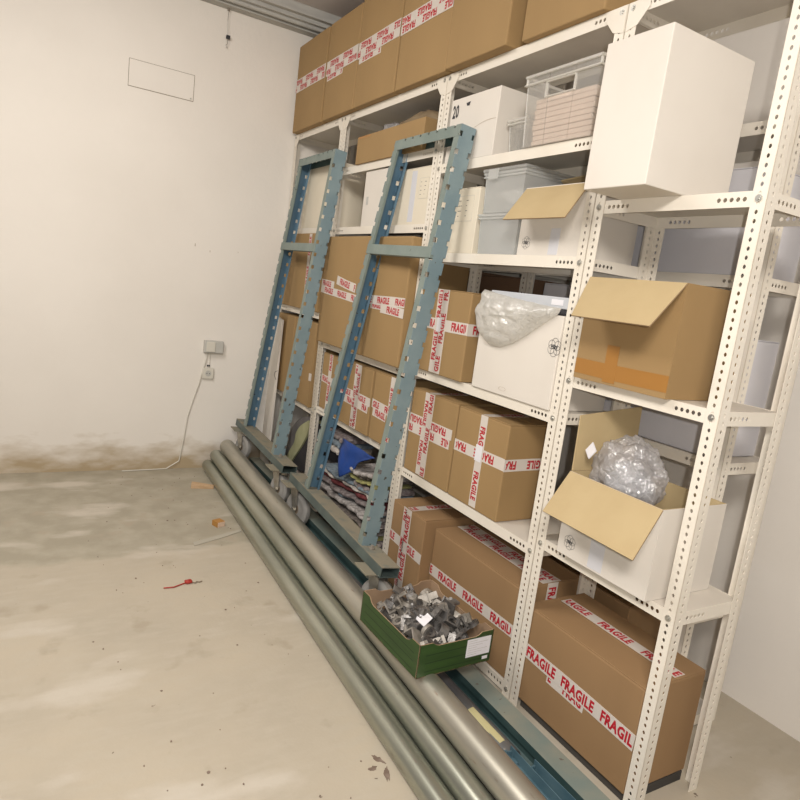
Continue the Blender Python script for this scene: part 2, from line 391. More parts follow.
def wall_back_mat():
    mt = M['wall'].copy(); mt.name = 'wall_plaster_dirty_foot'; t = mt.node_tree; b_ = t.nodes['Principled BSDF']
    src = t.nodes['Texture Coordinate'].outputs['Object']; old = b_.inputs['Base Color'].links[0].from_socket
    sep = t.nodes.new('ShaderNodeSeparateXYZ'); t.links.new(src, sep.inputs[0])
    n = t.nodes.new('ShaderNodeTexNoise'); n.inputs['Scale'].default_value = 5; n.inputs['Detail'].default_value = 6
    mp = t.nodes.new('ShaderNodeMapping'); mp.inputs['Scale'].default_value = (1, 1, 2.5); t.links.new(src, mp.inputs[0]); t.links.new(mp.outputs[0], n.inputs[0])
    k = t.nodes.new('ShaderNodeMath'); k.operation = 'MULTIPLY_ADD'; k.inputs[1].default_value = -0.42; t.links.new(n.outputs[0], k.inputs[0]); t.links.new(sep.outputs[2], k.inputs[2])
    r = t.nodes.new('ShaderNodeMapRange'); r.inputs[1].default_value = 0.02; r.inputs[2].default_value = -0.20; t.links.new(k.outputs[0], r.inputs[0])
    m2 = t.nodes.new('ShaderNodeMix'); m2.data_type = 'RGBA'; m2.inputs[7].default_value = (0.42, 0.33, 0.21, 1)
    t.links.new(r.outputs[0], m2.inputs[0]); t.links.new(old, m2.inputs[6]); t.links.new(m2.outputs[2], b_.inputs['Base Color'])
    return mt
bpy.data.objects['wall_back'].data.materials[0] = wall_back_mat()

# ------------------------------------------------------------------ shelving
UPH = 2.503; UW = 0.043
def upright_mesh(sy, sx, step=0.0238):
    """L angle: front flange in the YZ plane growing by sy*UW, side flange growing by sx*UW in X at y=0"""
    mb = MB(); n = int((UPH - 0.03) / step)
    hs = [(0.02 + i * step, UW * 0.52, 0.0064, 0.0048) for i in range(n)]
    mb.holed((0, 0, 0), (0, 0, 1), (0, sy, 0), (sx, 0, 0), UPH, UW, 0.002, hs)
    mb.holed((0, 0, 0), (0, 0, 1), (sx, 0, 0), (0, sy, 0), UPH, UW, 0.002, hs)
    return mb.mesh('upright', [M['enamel']])
UPM = {(sy, sx): upright_mesh(sy, sx) for sy in (-1, 1) for sx in (-1, 1)}
def shelf(parent, x0, x1, y0, y1, z, lip=0.042, mt='enamel'):
    """sheet steel tray: deck with turned-down lips, five slots by each end of the long lips"""
    mb = MB(); L = y1 - y0
    mb.box(x0 + 0.002, x1 - 0.002, y0 + 0.001, y1 - 0.001, z - 0.003, z - 0.001, 1)
    hs = [(0.060 + i * 0.0190, lip * 0.5, 0.0066, 0.0066) for i in range(5)]
    hs = hs + [(L - h[0], h[1], h[2], h[3]) for h in hs[::-1]]
    # bridge between the two groups is one long cell: put an unholed plate there
    Lh = 0.16
    for xo, nx in ((x0, 1), (x1, -1)):
        for yy, hh in ((y0, [(h[0], h[1], h[2], h[3]) for h in hs[:5]]), (y1 - Lh, [(h[0] - (L - Lh), h[1], h[2], h[3]) for h in hs[5:]])):
            mb.holed((xo, yy, z - lip), (0, 1, 0), (0, 0, 1), (nx, 0, 0), Lh, lip, 0.002, hh)
        mb.holed((xo, y0 + Lh, z - lip), (0, 1, 0), (0, 0, 1), (nx, 0, 0), L - 2 * Lh, lip, 0.002, [])
    for yy, ny in ((y0, 1), (y1, -1)):
        hs2 = [(0.060 + i * 0.0190, lip * 0.5, 0.0066, 0.0066) for i in range(5)]
        mb.holed((x0, yy, z - lip), (1, 0, 0), (0, 0, 1), (0, ny, 0), x1 - x0, lip, 0.002, hs2)
    return mb.build('shelf', [M[mt], M['deck']], parent)
def unit(x0, depth, y0, y1, levels, label, group=None):
    r = root('shelving_unit', (x0, (y0 + y1) / 2, 0), label, 'shelving', 0, group)
    for (x, sx) in ((x0, 1), (x0 + depth, -1)):
        for (y, sy) in ((y0 + 0.0005, 1), (y1 - 0.0005, -1)):
            o = bpy.data.objects.new('upright', UPM[(sy, sx)]); COL.objects.link(o); o.parent = r
            o.location = Vector((x, y, 0)) - r.location
    for z in levels:
        s = shelf(r, 0.0025, depth - 0.0025, y0 + 0.004 - r.location.y, y1 - 0.004 - r.location.y, z)
        for yy in (y0 + UW * 0.52, y1 - UW * 0.52):
            bb = MB()
            p = Vector((x0, yy, z - 0.021)) - r.location
            bb.cyl(p, p + Vector((-0.004, 0, 0)), 0.0095, 12); bb.cyl(p + Vector((-0.004, 0, 0)), p + Vector((-0.007, 0, 0)), 0.005, 8)
            bb.build('bolt', M['bolt'], s, smooth=True)
    # corner gussets under the top shelf and over the lowest one
    for z, dz in ((levels[0], -1),):
        for y, sy in ((y0, 1), (y1, -1)):
            g = MB(); p = Vector((x0 - 0.0022, y + sy * 0.004, z - 0.003)) - r.location
            g.prism([p, p + Vector((0, sy * 0.085, 0)), p + Vector((0, sy * 0.085, -0.03)), p + Vector((0, sy * 0.045, -0.075)), p + Vector((0, 0, -0.085))], (0.0018, 0, 0))
            g.build('gusset', M['enamel'], r)
    return r
X0 = 1.65
LC = [2.505, 2.105, 1.70, 1.145, 0.632, 0.052]
LBb = [2.505, 2.19, 1.835, 1.12, 0.69, 0.052]
LA = [2.505, 1.84, 1.29, 0.655, 0.052]
LD = [2.505, 1.885, 1.292, 0.683]
unit(X0, 0.32, 1.642, 2.690, LC, 'cream slotted-angle shelving unit holding the crate of pink paper and the bubble wrap')
unit(X0, 0.32, 2.690, 3.835, LBb, 'cream slotted-angle shelving unit behind the nearer blue frame, folded rugs at its foot')
unit(X0, 0.32, 3.835, 4.690, LA, 'cream slotted-angle shelving unit in the corner against the back wall')
unit(X0, 0.32, 1.04, 1.641, LD, 'cream slotted-angle shelving unit nearest the camera at the right edge of the photo')
unit(2.06, 0.32, 1.25, 2.40, [2.2, 1.70, 1.065, 0.5, 0.05], 'second-row cream shelving unit glimpsed behind the boxes at the right')
unit(2.06, 0.32, 2.405, 4.65, [2.2, 1.70, 1.065, 0.5, 0.05], 'second-row cream shelving unit glimpsed far behind the corner bays')

# ------------------------------------------------------------------ boxes
def carton(x0, x1, y0, y1, z0, z1, label, mt='card', rz=0, name='cardboard_box', cat='box', seam=True, bevel=0.005, bulge=0.0):
    z0 += 0.0005
    r = root(name, ((x0 + x1) / 2, (y0 + y1) / 2, z0), label, cat, 0)
    hx, hy, h = (x1 - x0) / 2, (y1 - y0) / 2, z1 - z0
    mb = MB()
    if seam:
        mb.box(-hx, hx, -hy, hy, 0, h - 0.004)
        mb.build('body', M[mt], r, bevel=bevel)
        for s in (-1, 1):
            f = MB(); xa, xb = (-hx + 0.001, -0.0015) if s < 0 else (0.0015, hx - 0.001)
            f.box(xa, xb, -hy + 0.001, hy - 0.001, h - 0.004, h)
            f.build('flap', M[mt], r, bevel=0.0015)
    else:
        mb.box(-hx, hx, -hy, hy, 0, h); mb.build('body', M[mt], r, bevel=bevel)
    if rz: r.rotation_euler.z = rz
    return r
def open_carton(x0, x1, y0, y1, z0, z1, label, mt='wcard', inner='card_in', flaps=(), name='open_box', rz=0, th=0.004):
    """box without a lid; flaps = list of four world corners (hinge a, hinge b, outer b, outer a)"""
    z0 += 0.0005
    r = root(name, ((x0 + x1) / 2, (y0 + y1) / 2, z0), label, 'box', 0)
    hx, hy, h = (x1 - x0) / 2, (y1 - y0) / 2, z1 - z0
    mb = MB()
    P = [(-hx, -hy), (hx, -hy), (hx, hy), (-hx, hy)]; Q = [(-hx + th, -hy + th), (hx - th, -hy + th), (hx - th, hy - th), (-hx + th, hy - th)]
    vs = [(x, y, 0) for x, y in P] + [(x, y, h) for x, y in P] + [(x, y, h) for x, y in Q] + [(x, y, th) for x, y in Q]
    mb.add(vs, [(3, 2, 1, 0)] + [(i, (i + 1) % 4, 4 + (i + 1) % 4, 4 + i) for i in range(4)], 0)
    mb.add(vs, [(4 + i, 4 + (i + 1) % 4, 8 + (i + 1) % 4, 8 + i) for i in range(4)] + [(8 + i, 8 + (i + 1) % 4, 12 + (i + 1) % 4, 12 + i) for i in range(4)] + [(12, 13, 14, 15)], 1)
    me = mb.build('body', [M[mt], M[inner]], r)
    bm = bmesh.new(); bm.from_mesh(me.data); bmesh.ops.remove_doubles(bm, verts=bm.verts, dist=1e-5); bmesh.ops.recalc_face_normals(bm, faces=bm.faces); bm.to_mesh(me.data); bm.free()
    for q in flaps:
        f = MB(); c = [Vector(p) - r.location for p in q]
        n = (c[1] - c[0]).cross(c[3] - c[0]).normalized()
        if n.z < 0: n = -n
        f.add([p for p in c] + [p - n * th for p in c], [(0, 1, 2, 3)], 0)
        f.add([p for p in c] + [p - n * th for p in c], [(7, 6, 5, 4)], 1)
        f.add([p for p in c] + [p - n * th for p in c], [(0, 4, 5, 1), (1, 5, 6, 2), (2, 6, 7, 3), (3, 7, 4, 0)], 2)
        f.build('flap', [M[inner], M[mt], M['card_edge']], r)
    if rz: r.rotation_euler.z = rz
    return r

# --- top row (on the 2.505 shelf)
XT = 1.612
TB = [(4.135, 4.66, 3.085, 'first cardboard box of the top row, touching the back wall'),
      (3.655, 4.11, 3.085, 'second cardboard box of the top row from the back wall'),
      (3.155, 3.645, 3.095, 'third cardboard box of the top row from the back wall'),
      (2.665, 3.140, 3.095, 'fourth cardboard box of the top row, where the long tape ends'),
      (2.215, 2.650, 3.09, 'untaped cardboard box of the top row right above the crossing of two shelving bays'),
      (1.725, 2.150, 3.09, 'nearest cardboard box of the top row, above the pink paper crate')]
for i, (ya, yb, zt, lab) in enumerate(TB):
    xf = XT if i < 4 else (1.602 if i == 4 else 1.625)
    r = carton(xf, xf + 0.40, ya, yb, 2.505, zt, lab, 'card', seam=False, bevel=0.006)
    if i < 4:
        # long double tape running over the row
        f = lambda y: 2.782 + (4.66 - y) * 0.004
        a, c = (yb, f(yb) + 0.022), (ya, f(ya) + 0.022)
        tape(r, 'F', (yb, 2.838), (ya, 2.842), xf, 0.046, 0.3 * i + 0.1, True, lift=0.0014)
        tape(r, 'F', (yb, 2.796), (ya, 2.800), xf, 0.046, 0.37 * i + 0.6, True, lift=0.0024)
        if i in (2, 1): tape(r, 'F', (yb - 0.02, 2.765), (ya + 0.2, 2.768), xf, 0.046, 0.5, True, lift=0.0004)

# --- bay C, 2.105 shelf
r = carton(1.655, 1.93, 2.275, 2.635, 2.105, 2.382, 'white cardboard box marked 20 beside the pink paper crate', 'wcard', name='white_box', seam=False, bevel=0.003)
text_on(r, 'F', (2.617, 2.298), 1.655, '20', 0.058, sx=0.62, bold=0.03)
d = MB(); d.box(-0.1392, -0.1375, 0.105 - 0.0, 0.122, 0.232, 0.244); 
d = MB(); c0 = Vector((1.655, 2.515, 2.352)) - r.location; d.prism([c0 + Vector((-0.001, 0, 0)), c0 + Vector((-0.001, -0.03, 0.003)), c0 + Vector((-0.001, -0.025, -0.014)), c0 + Vector((-0.001, -0.006, -0.012))], (0.0008, 0, 0)); d.build('ink_mark', M['ink'], r)
a = MB()
for i in range(14):
    t0, t1 = i / 14, (i + 1) / 14; y = lambda t: 2.47 - 0.19 * t; z = lambda t: 2.225 + 0.03 * math.sin(t * PI * 0.6)
    a.add([c for c in (Vector((1.654, y(t0), z(t0))) - r.location, Vector((1.654, y(t1), z(t1))) - r.location, Vector((1.654, y(t1), z(t1) + 0.0012)) - r.location, Vector((1.654, y(t0), z(t0) + 0.0012)) - r.location)], [(0, 1, 2, 3)])
a.build('cut_line', M['card_edge'], r)

def crate(x0, x1, y0, y1, z0, z1, label, mt, rim, name='plastic_crate', handle=True, taper=0.012, lidded=False, rimh=0.035):
    r = root(name, ((x0 + x1) / 2, (y0 + y1) / 2, z0 + 0.0005), label, 'crate')
    hx, hy, h = (x1 - x0) / 2, (y1 - y0) / 2, z1 - z0
    t = 0.003
    def wall(A, B, hole):   # A,B bottom corners (xy) ; leaning outwards
        pass
    bt = [(-hx + taper, -hy + taper), (hx - taper, -hy + taper), (hx - taper, hy - taper), (-hx + taper, hy - taper)]
    tp = [(-hx, -hy), (hx, -hy), (hx, hy), (-hx, hy)]
    mb = MB()
    def P(i, k, f, z, off):    # point on wall i (corner i -> k) at fraction f and height z; off inwards
        bx = bt[i][0] + (bt[k][0] - bt[i][0]) * f; by = bt[i][1] + (bt[k][1] - bt[i][1]) * f
        tx = tp[i][0] + (tp[k][0] - tp[i][0]) * f; ty = tp[i][1] + (tp[k][1] - tp[i][1]) * f
        s = z / h; x = bx + (tx - bx) * s; y = by + (ty - by) * s
        return Vector((x * (1 - off / hx), y * (1 - off / hy), z))
    for i in range(4):
        k = (i + 1) % 4
        fs_ = [0, 0.32, 0.68, 1]; zs = [0.003, h * 0.66, h * 0.84, h]
        for a_ in range(3):
            for c_ in range(3):
                if handle and i in (1, 3) and a_ == 1 and c_ == 1: continue
                q = [P(i, k, fs_[a_], zs[c_], 0), P(i, k, fs_[a_ + 1], zs[c_], 0), P(i, k, fs_[a_ + 1], zs[c_ + 1], 0), P(i, k, fs_[a_], zs[c_ + 1], 0)]
                w = [P(i, k, fs_[a_], zs[c_], t), P(i, k, fs_[a_ + 1], zs[c_], t), P(i, k, fs_[a_ + 1], zs[c_ + 1], t), P(i, k, fs_[a_], zs[c_ + 1], t)]
                mb.add(q + w, [(0, 1, 2, 3), (7, 6, 5, 4), (0, 4, 5, 1), (2, 6, 7, 3), (1, 5, 6, 2), (3, 7, 4, 0)])
    mb.box(-hx + taper, hx - taper, -hy + taper, hy - taper, 0, 0.004)
    mb.build('tub', M[mt], r)
    rm = MB(); e = 0.008
    for zz, hh in ((h - 0.008, 0.010), (h - rimh, 0.006)):
        rm.box(-hx - e, hx + e, -hy - e, -hy + 0.001, zz, zz + hh); rm.box(-hx - e, hx + e, hy - 0.001, hy + e, zz, zz + hh)
        rm.box(-hx - e, -hx + 0.001, -hy - e, hy + e, zz, zz + hh); rm.box(hx - 0.001, hx + e, -hy - e, hy + e, zz, zz + hh)
    ribs = []
    for sx in (-1, 1):
        for sy in (-1, 1):
            rm.box(sx * hx - 0.004, sx * hx + 0.004, sy * hy - 0.004, sy * hy + 0.004, h - rimh, h)
    rm.build('rim', M[rim], r, bevel=0.0015)
    if handle:
        hd = MB(); ya, yb = -hy * 0.38, hy * 0.38; za, zb = h * 0.655, h * 0.845; X = -hx - 0.003
        X2 = -hx + 0.006
        hd.box(X, X2, ya - 0.005, ya, za - 0.004, zb + 0.004); hd.box(X, X2, yb, yb + 0.005, za - 0.004, zb + 0.004)
        hd.box(X, X2, ya, yb, za - 0.004, za); hd.box(X, X2, ya, yb, zb, zb + 0.004)
        hd.build('handle_surround', M[rim], r)
    if lidded:
        ld = MB(); ld.box(-hx - 0.012, hx + 0.012, -hy - 0.012, hy + 0.012, h + 0.002, h + 0.016)
        ld.build('lid', M[rim], r, bevel=0.004)
        cl = MB(); cl.box(-hx - 0.017, -hx - 0.0125, hy - 0.10, hy - 0.035, h - 0.03, h + 0.012)
        cl.build('clip', M[rim], r, bevel=0.003)
    return r
crate(1.63, 1.93, 1.700, 2.075, 2.105, 2.362, 'clear plastic crate with cut-out grip, filled with stacked pink paper', 'crate', 'craterim')
for i in range(9):
    b = MB(); z = 2.1105 + i * 0.0190
    dx = random.uniform(-0.004, 0.004); dy = random.uniform(-0.006, 0.006)
    b.box(1.655 + dx, 1.905 + dx, 1.728 + dy, 2.035 + dy, z, z + 0.0175)
    o = b.build('paper_stack', M['pink'], None, bevel=0.003)
    tag(o, 'pale pink wad of paper lying in the clear crate on the upper shelf', 'paper', 'pink paper wads in the clear crate')
crate(1.70, 1.86, 2.115, 2.245, 2.105, 2.245, 'small clear plastic tub between the box marked 20 and the paper crate', 'crate', 'craterim', name='plastic_tub', handle=False, rimh=0.02)

# --- bay C, 1.70 shelf
r = carton(1.66, 1.93, 2.325, 2.630, 1.70, 1.985, 'cream cardboard box with a printed side label, left of the stacked clear bins', 'cream_box', name='white_box', bevel=0.003)
def info_label(parent, ya, yb, za, zb, base, rows=4, mt='wcard'):
    mb = MB(); o = Vector((base, 0, 0)) - parent.location
    q = lambda y, z, l: Vector((base - l, y, z)) - parent.location
    mb.add([q(yb, za, .0008), q(ya, za, .0008), q(ya, zb, .0008), q(yb, zb, .0008), q(yb, za, .0001), q(ya, za, .0001), q(ya, zb, .0001), q(yb, zb, .0001)], [(0, 1, 2, 3), (0, 4, 5, 1), (1, 5, 6, 2), (2, 6, 7, 3), (3, 7, 4, 0)], 0)
    t = 0.0012
    for a_, c_, e_, f_ in ((ya, yb, za, za + t), (ya, yb, zb - t, zb), (ya, ya + t, za, zb), (yb - t, yb, za, zb)):
        mb.add([q(c_, e_, .0013), q(a_, e_, .0013), q(a_, f_, .0013), q(c_, f_, .0013)], [(0, 1, 2, 3)], 2)
    for i in range(rows):
        z = zb - (i + 1) * (zb - za) / (rows + 1)
        for j in range(2):
            y1_ = yb - 0.12 * (yb - ya) - j * 0.45 * (yb - ya); w = (yb - ya) * random.uniform(.06, .22)
            mb.add([q(y1_, z, .0013), q(y1_ - w, z, .0013), q(y1_ - w, z + .0022, .0013), q(y1_, z + .0022, .0013)], [(0, 1, 2, 3)], 1)
    return mb.build('label', [M[mt], M['ink'], M['grey_pl']], parent)
info_label(r, 2.36, 2.49, 1.84, 1.95, 1.66, mt='cream_box')
r = crate(1.655, 1.92, 2.035, 2.290, 1.70, 1.862, 'lower of the two stacked clear plastic bins', 'bin', 'bin', name='plastic_bin', handle=False, taper=0.006, rimh=0.02)
r = crate(1.655, 1.92, 2.035, 2.290, 1.868, 2.030, 'lidded clear plastic bin, upper of the two stacked bins', 'bin', 'bin', name='plastic_bin', handle=False, taper=0.006, lidded=True, rimh=0.02)
def lump(name, c, s, mt, label, cat, seed=0, amp=0.25, freq=3.0, parent=None, sub=4, thick=0, kind=None, rot=0, flatz=None, solidify=0):
    bm = bmesh.new(); bmesh.ops.create_icosphere(bm, subdivisions=sub, radius=1.0)
    for v in bm.verts:
        n_ = noise.noise(v.co * freq * 0.5 + Vector((seed, 0, 0))) + 0.5 * abs(noise.noise(v.co * freq + Vector((0, seed, 0)))) + 0.25 * noise.noise(v.co * freq * 2.6 + Vector((0, 0, seed)))
        v.co *= 1 + amp * n_
        v.co = Vector((v.co.x * s[0], v.co.y * s[1], v.co.z * s[2]))
        if flatz is not None and v.co.z < flatz: v.co.z = flatz
    me = bpy.data.meshes.new(name); bm.to_mesh(me); bm.free()
    me.materials.append(M[mt]); me.polygons.foreach_set('use_smooth', [True] * len(me.polygons))
    o = bpy.data.objects.new(name, me); COL.objects.link(o)
    if parent: o.parent = parent; o.location = Vector(c) - parent.location
    else: o.location = c
    if rot: o.rotation_euler = rot
    if label: tag(o, label, cat, kind=kind)
    return o
lump('crumpled_film', (1.79, 2.16, 1.935), (0.10, 0.10, 0.055), 'bag', 'crumpled clear film inside the upper stacked clear bin', 'packing film', 3, 0.3, 4, flatz=-0.058)
b = MB()
for k in range(6): b.box(1.70 + k * 0.033, 1.722 + k * 0.033, 2.06, 2.265, 1.706, 1.83)
o = b.build('glass_panes', M['bin']); tag(o, 'row of clear sheets standing in the lower stacked clear bin', 'sheets', kind='stuff')
r = open_carton(1.66, 1.93, 1.685, 2.022, 1.70, 1.955, 'white cardboard box with a tan flap folded out, right of the clear bins', 'wcard', 'card_in',
                [((1.662, 2.022, 1.955), (1.662, 1.690, 1.955), (1.535, 1.652, 1.815), (1.535, 1.982, 1.817))])
r.location.z = 1.7005
round_mark(r, (1.975, 1.748), 1.66, 0.024)
tape(r, 'F', (1.82, 1.705), (1.82, 1.80), 1.66, 0.05, words=False, matl='tapeclear', name='clear_tape')
fb = MB(); fb.add([Vector(p) - r.location for p in ((1.93, 2.02, 1.956), (1.93, 1.69, 1.956), (1.80, 1.72, 2.03), (1.80, 1.99, 2.01), (1.93, 2.02, 1.952), (1.93, 1.69, 1.952), (1.80, 1.72, 2.026), (1.80, 1.99, 2.006))], [(0, 1, 2, 3), (7, 6, 5, 4), (0, 4, 5, 1), (1, 5, 6, 2), (2, 6, 7, 3), (3, 7, 4, 0)]); fb.build('flap', M['card_in'], r)

# --- bay C, 1.145 shelf
r = carton(1.632, 1.90, 2.235, 2.64, 1.145, 1.535, 'fragile-taped cardboard box between the blue frame and the bubble wrap', 'card', rz=0)
tape(r, 'F', (2.64, 1.375), (2.235, 1.375), 1.632, 0.052, 0.45)
tape(r, 'F', (2.47, 1.15), (2.47, 1.534), 1.632, 0.05, 0.30, lift=0.0014)
tape(r, 'F', (2.43, 1.15), (2.43, 1.534), 1.632, 0.05, 0.72, lift=0.0020)
tape(r, 'S', (1.632, 1.375), (1.88, 1.375), 2.235, 0.052, 0.15)
r2 = MB(); q = Vector((1.632, 2.46, 1.37)) - r.location; r2.box(q.x - 0.0032, q.x - 0.0022, q.y - 0.02, q.y + 0.014, q.z - 0.03, q.z + 0.035); r2.build('sticker', M['paper'], r)
r = carton(1.642, 1.93, 1.688, 2.165, 1.145, 1.490, 'large white cardboard box under the bubble wrap', 'wcard', name='white_box', seam=False, bevel=0.003)
round_mark(r, (1.708, 1.375), 1.642, 0.034)
b = MB(); q = Vector((1.642, 1.96, 1.172)) - r.location
ring(b, q, Vector((0, -1, 0)), Vector((0, 0, 1)), Vector((-1, 0, 0)), 0.021, 0.0225, 20, 0, 0.35); b.build('thumb_notch', M['card_edge'], r)
# on top: grey lid, black tray, bubble wrap
b = MB(); b.box(1.66, 1.90, 1.70, 2.0, 1.4915, 1.512); o = b.build('black_tray', M['dark'], None, bevel=0.004); tag(o, 'flat black tray between the large white box and the pale grey lid', 'tray')
b = MB(); b.box(-0.14, 0.14, -0.235, 0.235, 0, 0.035); b.build
lr = root('grey_lid', (1.80, 1.915, 1.5135), 'pale grey flat lid with a small sticker, lying on the black tray', 'lid')
b = MB(); b.box(-0.145, 0.13, -0.235, 0.225, 0, 0.042); b.build('panel', M['lidgrey'], lr, bevel=0.004)
b = MB(); b.box(-0.1465, -0.1452, -0.20, -0.14, 0.012, 0.032); b.build('sticker', M['paper'], lr)

def bubble(name, outline, x, bulge, mt, label, cat, seed, hang=0.0):
    """a puffed sheet of film hanging in front of x: outline in (y, z)"""
    ys = [p[0] for p in outline]; zs = [p[1] for p in outline]; N = 34
    cy, cz = sum(ys) / len(ys), sum(zs) / len(zs)
    mb = MB(); rings = 13; k = 48
    # resample outline
    L = []; n = len(outline)
    for i in range(k):
        t = i / k * n; a_ = int(t); f = t - a_
        p, q = outline[a_ % n], outline[(a_ + 1) % n]; L.append((p[0] + (q[0] - p[0]) * f, p[1] + (q[1] - p[1]) * f))
    vs = []
    for side in (0, 1):
        for r_ in range(rings):
            s = 1 - r_ / (rings - 1) * 0.98
            for (y, z) in L:
                Y = cy + (y - cy) * s; Z = cz + (z - cz) * s
                w = math.sqrt(max(0, 1 - s * s))
                nn = noise.noise(Vector((Y * 22, Z * 22, seed))) * 0.55 + abs(noise.noise(Vector((Y * 45, Z * 38, seed + 5)))) * 0.6
                d = bulge * w * (0.75 + 0.5 * nn) + 0.004 * nn
                X = x - (d if side == 0 else -0.002 + 0.1 * d) - 0.003
                vs.append((X, Y + 0.004 * nn, Z + 0.004 * nn))
    fs = []
    for side in (0, 1):
        o_ = side * rings * k
        for r_ in range(rings - 1):
            for i in range(k):
                j = (i + 1) % k; f = (o_ + r_ * k + i, o_ + r_ * k + j, o_ + (r_ + 1) * k + j, o_ + (r_ + 1) * k + i)
                fs.append(f if side == 0 else f[::-1])
        c = [o_ + (rings - 1) * k + i for i in range(k)]; fs.append(c if side == 0 else c[::-1])
    for i in range(k): j = (i + 1) % k; fs.append((i, rings * k + i, rings * k + j, j))
    mb.add(vs, fs); o = mb.build(name, M[mt], None, smooth=70)
    return tag(o, label, cat)
bubble('bubble_wrap', [(2.165, 1.50), (2.165, 1.555), (2.09, 1.545), (1.99, 1.535), (1.88, 1.525), (1.78, 1.52), (1.70, 1.515), (1.71, 1.495), (1.76, 1.465), (1.80, 1.44), (1.86, 1.40), (1.93, 1.36), (2.00, 1.335), (2.08, 1.335), (2.14, 1.365), (2.185, 1.42), (2.195, 1.46)], 1.638, 0.06, 'bag', 'cloudy bubble wrap hanging over the front of the large white box', 'bubble wrap', 2.0)

# --- bay C, 0.632 shelf
r = carton(1.655, 1.93, 1.890, 2.240, 0.632, 1.040, 'fragile-taped cardboard box with empty shelf to its right, right of the double-taped box', 'card')
tape(r, 'F', (2.240, 0.868), (1.890, 0.873), 1.655, 0.05, 0.35, True)
tape(r, 'F', (2.055, 0.64), (2.055, 1.039), 1.655, 0.046, 0.25, True, lift=0.0014)
tape(r, 'S', (1.655, 0.873), (1.93, 0.873), 1.890, 0.05, 0.1, True)
tape(r, 'T', (1.66, 2.055), (1.92, 2.055), 1.040, 0.046, 0.3, True)
q = Vector((1.655, 2.06, 0.87)) - r.location; b = MB(); b.box(q.x - 0.0032, q.x - 0.0022, q.y - 0.022, q.y + 0.022, q.z - 0.03, q.z + 0.04); b.build('sticker', M['paper'], r)
r = carton(1.655, 1.93, 2.250, 2.640, 0.632, 1.045, 'double-taped fragile cardboard box touching the right post of the nearer blue frame', 'card')
tape(r, 'F', (2.64, 0.895), (2.27, 0.895), 1.655, 0.048, 0.25, True)
tape(r, 'F', (2.64, 0.850), (2.28, 0.850), 1.655, 0.048, 0.65, True, lift=0.0014)
tape(r, 'F', (2.50, 0.64), (2.50, 1.044), 1.655, 0.045, 0.2, True, lift=0.002)
tape(r, 'F', (2.465, 0.64), (2.465, 1.044), 1.655, 0.045, 0.6, False, lift=0.0026)
tape(r, 'T', (1.66, 2.48), (1.92, 2.48), 1.045, 0.046, 0.3)

# --- bay C, lowest
r = carton(1.605, 1.93, 2.305, 2.605, 0.052, 0.480, 'fragile-taped cardboard box behind the foot of the nearer blue frame', 'card2')
tape(r, 'F', (2.605, 0.300), (2.305, 0.285), 1.605, 0.05, 0.55)
tape(r, 'F', (2.455, 0.06), (2.455, 0.479), 1.605, 0.05, 0.3, lift=0.0014)
tape(r, 'F', (2.483, 0.06), (2.483, 0.479), 1.605, 0.04, 0.8, lift=0.0009)
tape(r, 'T', (1.61, 2.455), (1.92, 2.455), 0.480, 0.05, 0.5)
r = carton(1.66, 1.99, 1.692, 2.297, 0.052, 0.444, 'long fragile-taped cardboard box on the lowest shelf behind the green carton', 'card2')
tape(r, 'F', (2.297, 0.245), (1.692, 0.256), 1.66, 0.052, 0.38)
tape(r, 'S', (1.66, 0.256), (1.98, 0.256), 1.692, 0.052, 0.75)
tape(r, 'T', (1.805, 2.29), (1.805, 1.695), 0.444, 0.052, 0.2, False)
tape(r, 'T', (1.85, 2.29), (1.85, 1.695), 0.444, 0.052, 0.6, False, lift=0.0014)
tape(r, 'S', (1.832, 0.443), (1.832, 0.06), 1.692, 0.055, 0.1, lift=0.0016)
r = carton(2.07, 2.32, 1.50, 2.02, 0.052, 0.40, 'dark cardboard box half hidden on the second row behind the nearest upright', 'card2')
tape(r, 'F', (1.72, 0.06), (1.72, 0.39), 2.07, 0.05, 0.4)

# --- bay D
b = MB(); b.box(1.672, 1.95, 1.09, 1.60, 0, 0.034); o = b.build('gap_shade_board', M['gap_shade'], None); tag(o, 'added dark board standing for the shaded gap under the large box at lower right', 'board')  # added board, near-black: shade of the gap under the box put into colour
r = carton(1.656, 1.96, 1.09, 1.640, 0.036, 0.408, 'large fragile-taped cardboard box at the lower right corner of the photo', 'card2')
tape(r, 'F', (1.640, 0.240), (1.09, 0.222), 1.656, 0.056, 0.24, pitch=0.185, lift=0.0018)
tape(r, 'F', (1.48, 0.207), (1.30, 0.204), 1.656, 0.05, 0.42, lift=0.0004)
tape(r, 'T', (1.835, 1.615), (1.835, 1.10), 0.408, 0.052, 0.9)
r = open_carton(1.62, 1.93, 1.13, 1.508, 0.683, 0.975, 'white cardboard box with outward tan flap and plastic bag inside, near right edge', 'wcard', 'card_in',
                [((1.618, 1.508, 0.975), (1.618, 1.13, 0.975), (1.50, 1.11, 0.840), (1.50, 1.488, 0.846))])
round_mark(r, (1.455, 0.735), 1.62, 0.026)
tape(r, 'F', (1.335, 0.69), (1.335, 0.80), 1.62, 0.06, words=False, matl='tapeclear', name='clear_tape')
fb = MB(); c = [Vector(p) - r.location for p in ((1.625, 1.506, 0.976), (1.93, 1.506, 0.976), (1.93, 1.514, 1.205), (1.632, 1.518, 1.168))]
fb.add(c + [p + Vector((0, 0.004, 0)) for p in c], [(0, 1, 2, 3), (7, 6, 5, 4), (0, 4, 5, 1), (1, 5, 6, 2), (2, 6, 7, 3), (3, 7, 4, 0)]); fb.build('flap', M['card_in'], r)
lump('plastic_bag', (1.750, 1.375, 0.995), (0.090, 0.125, 0.120), 'bag2', 'crumpled clear plastic bag bulging out of the near white box', 'plastic bag', 8, 0.22, 5, sub=5)
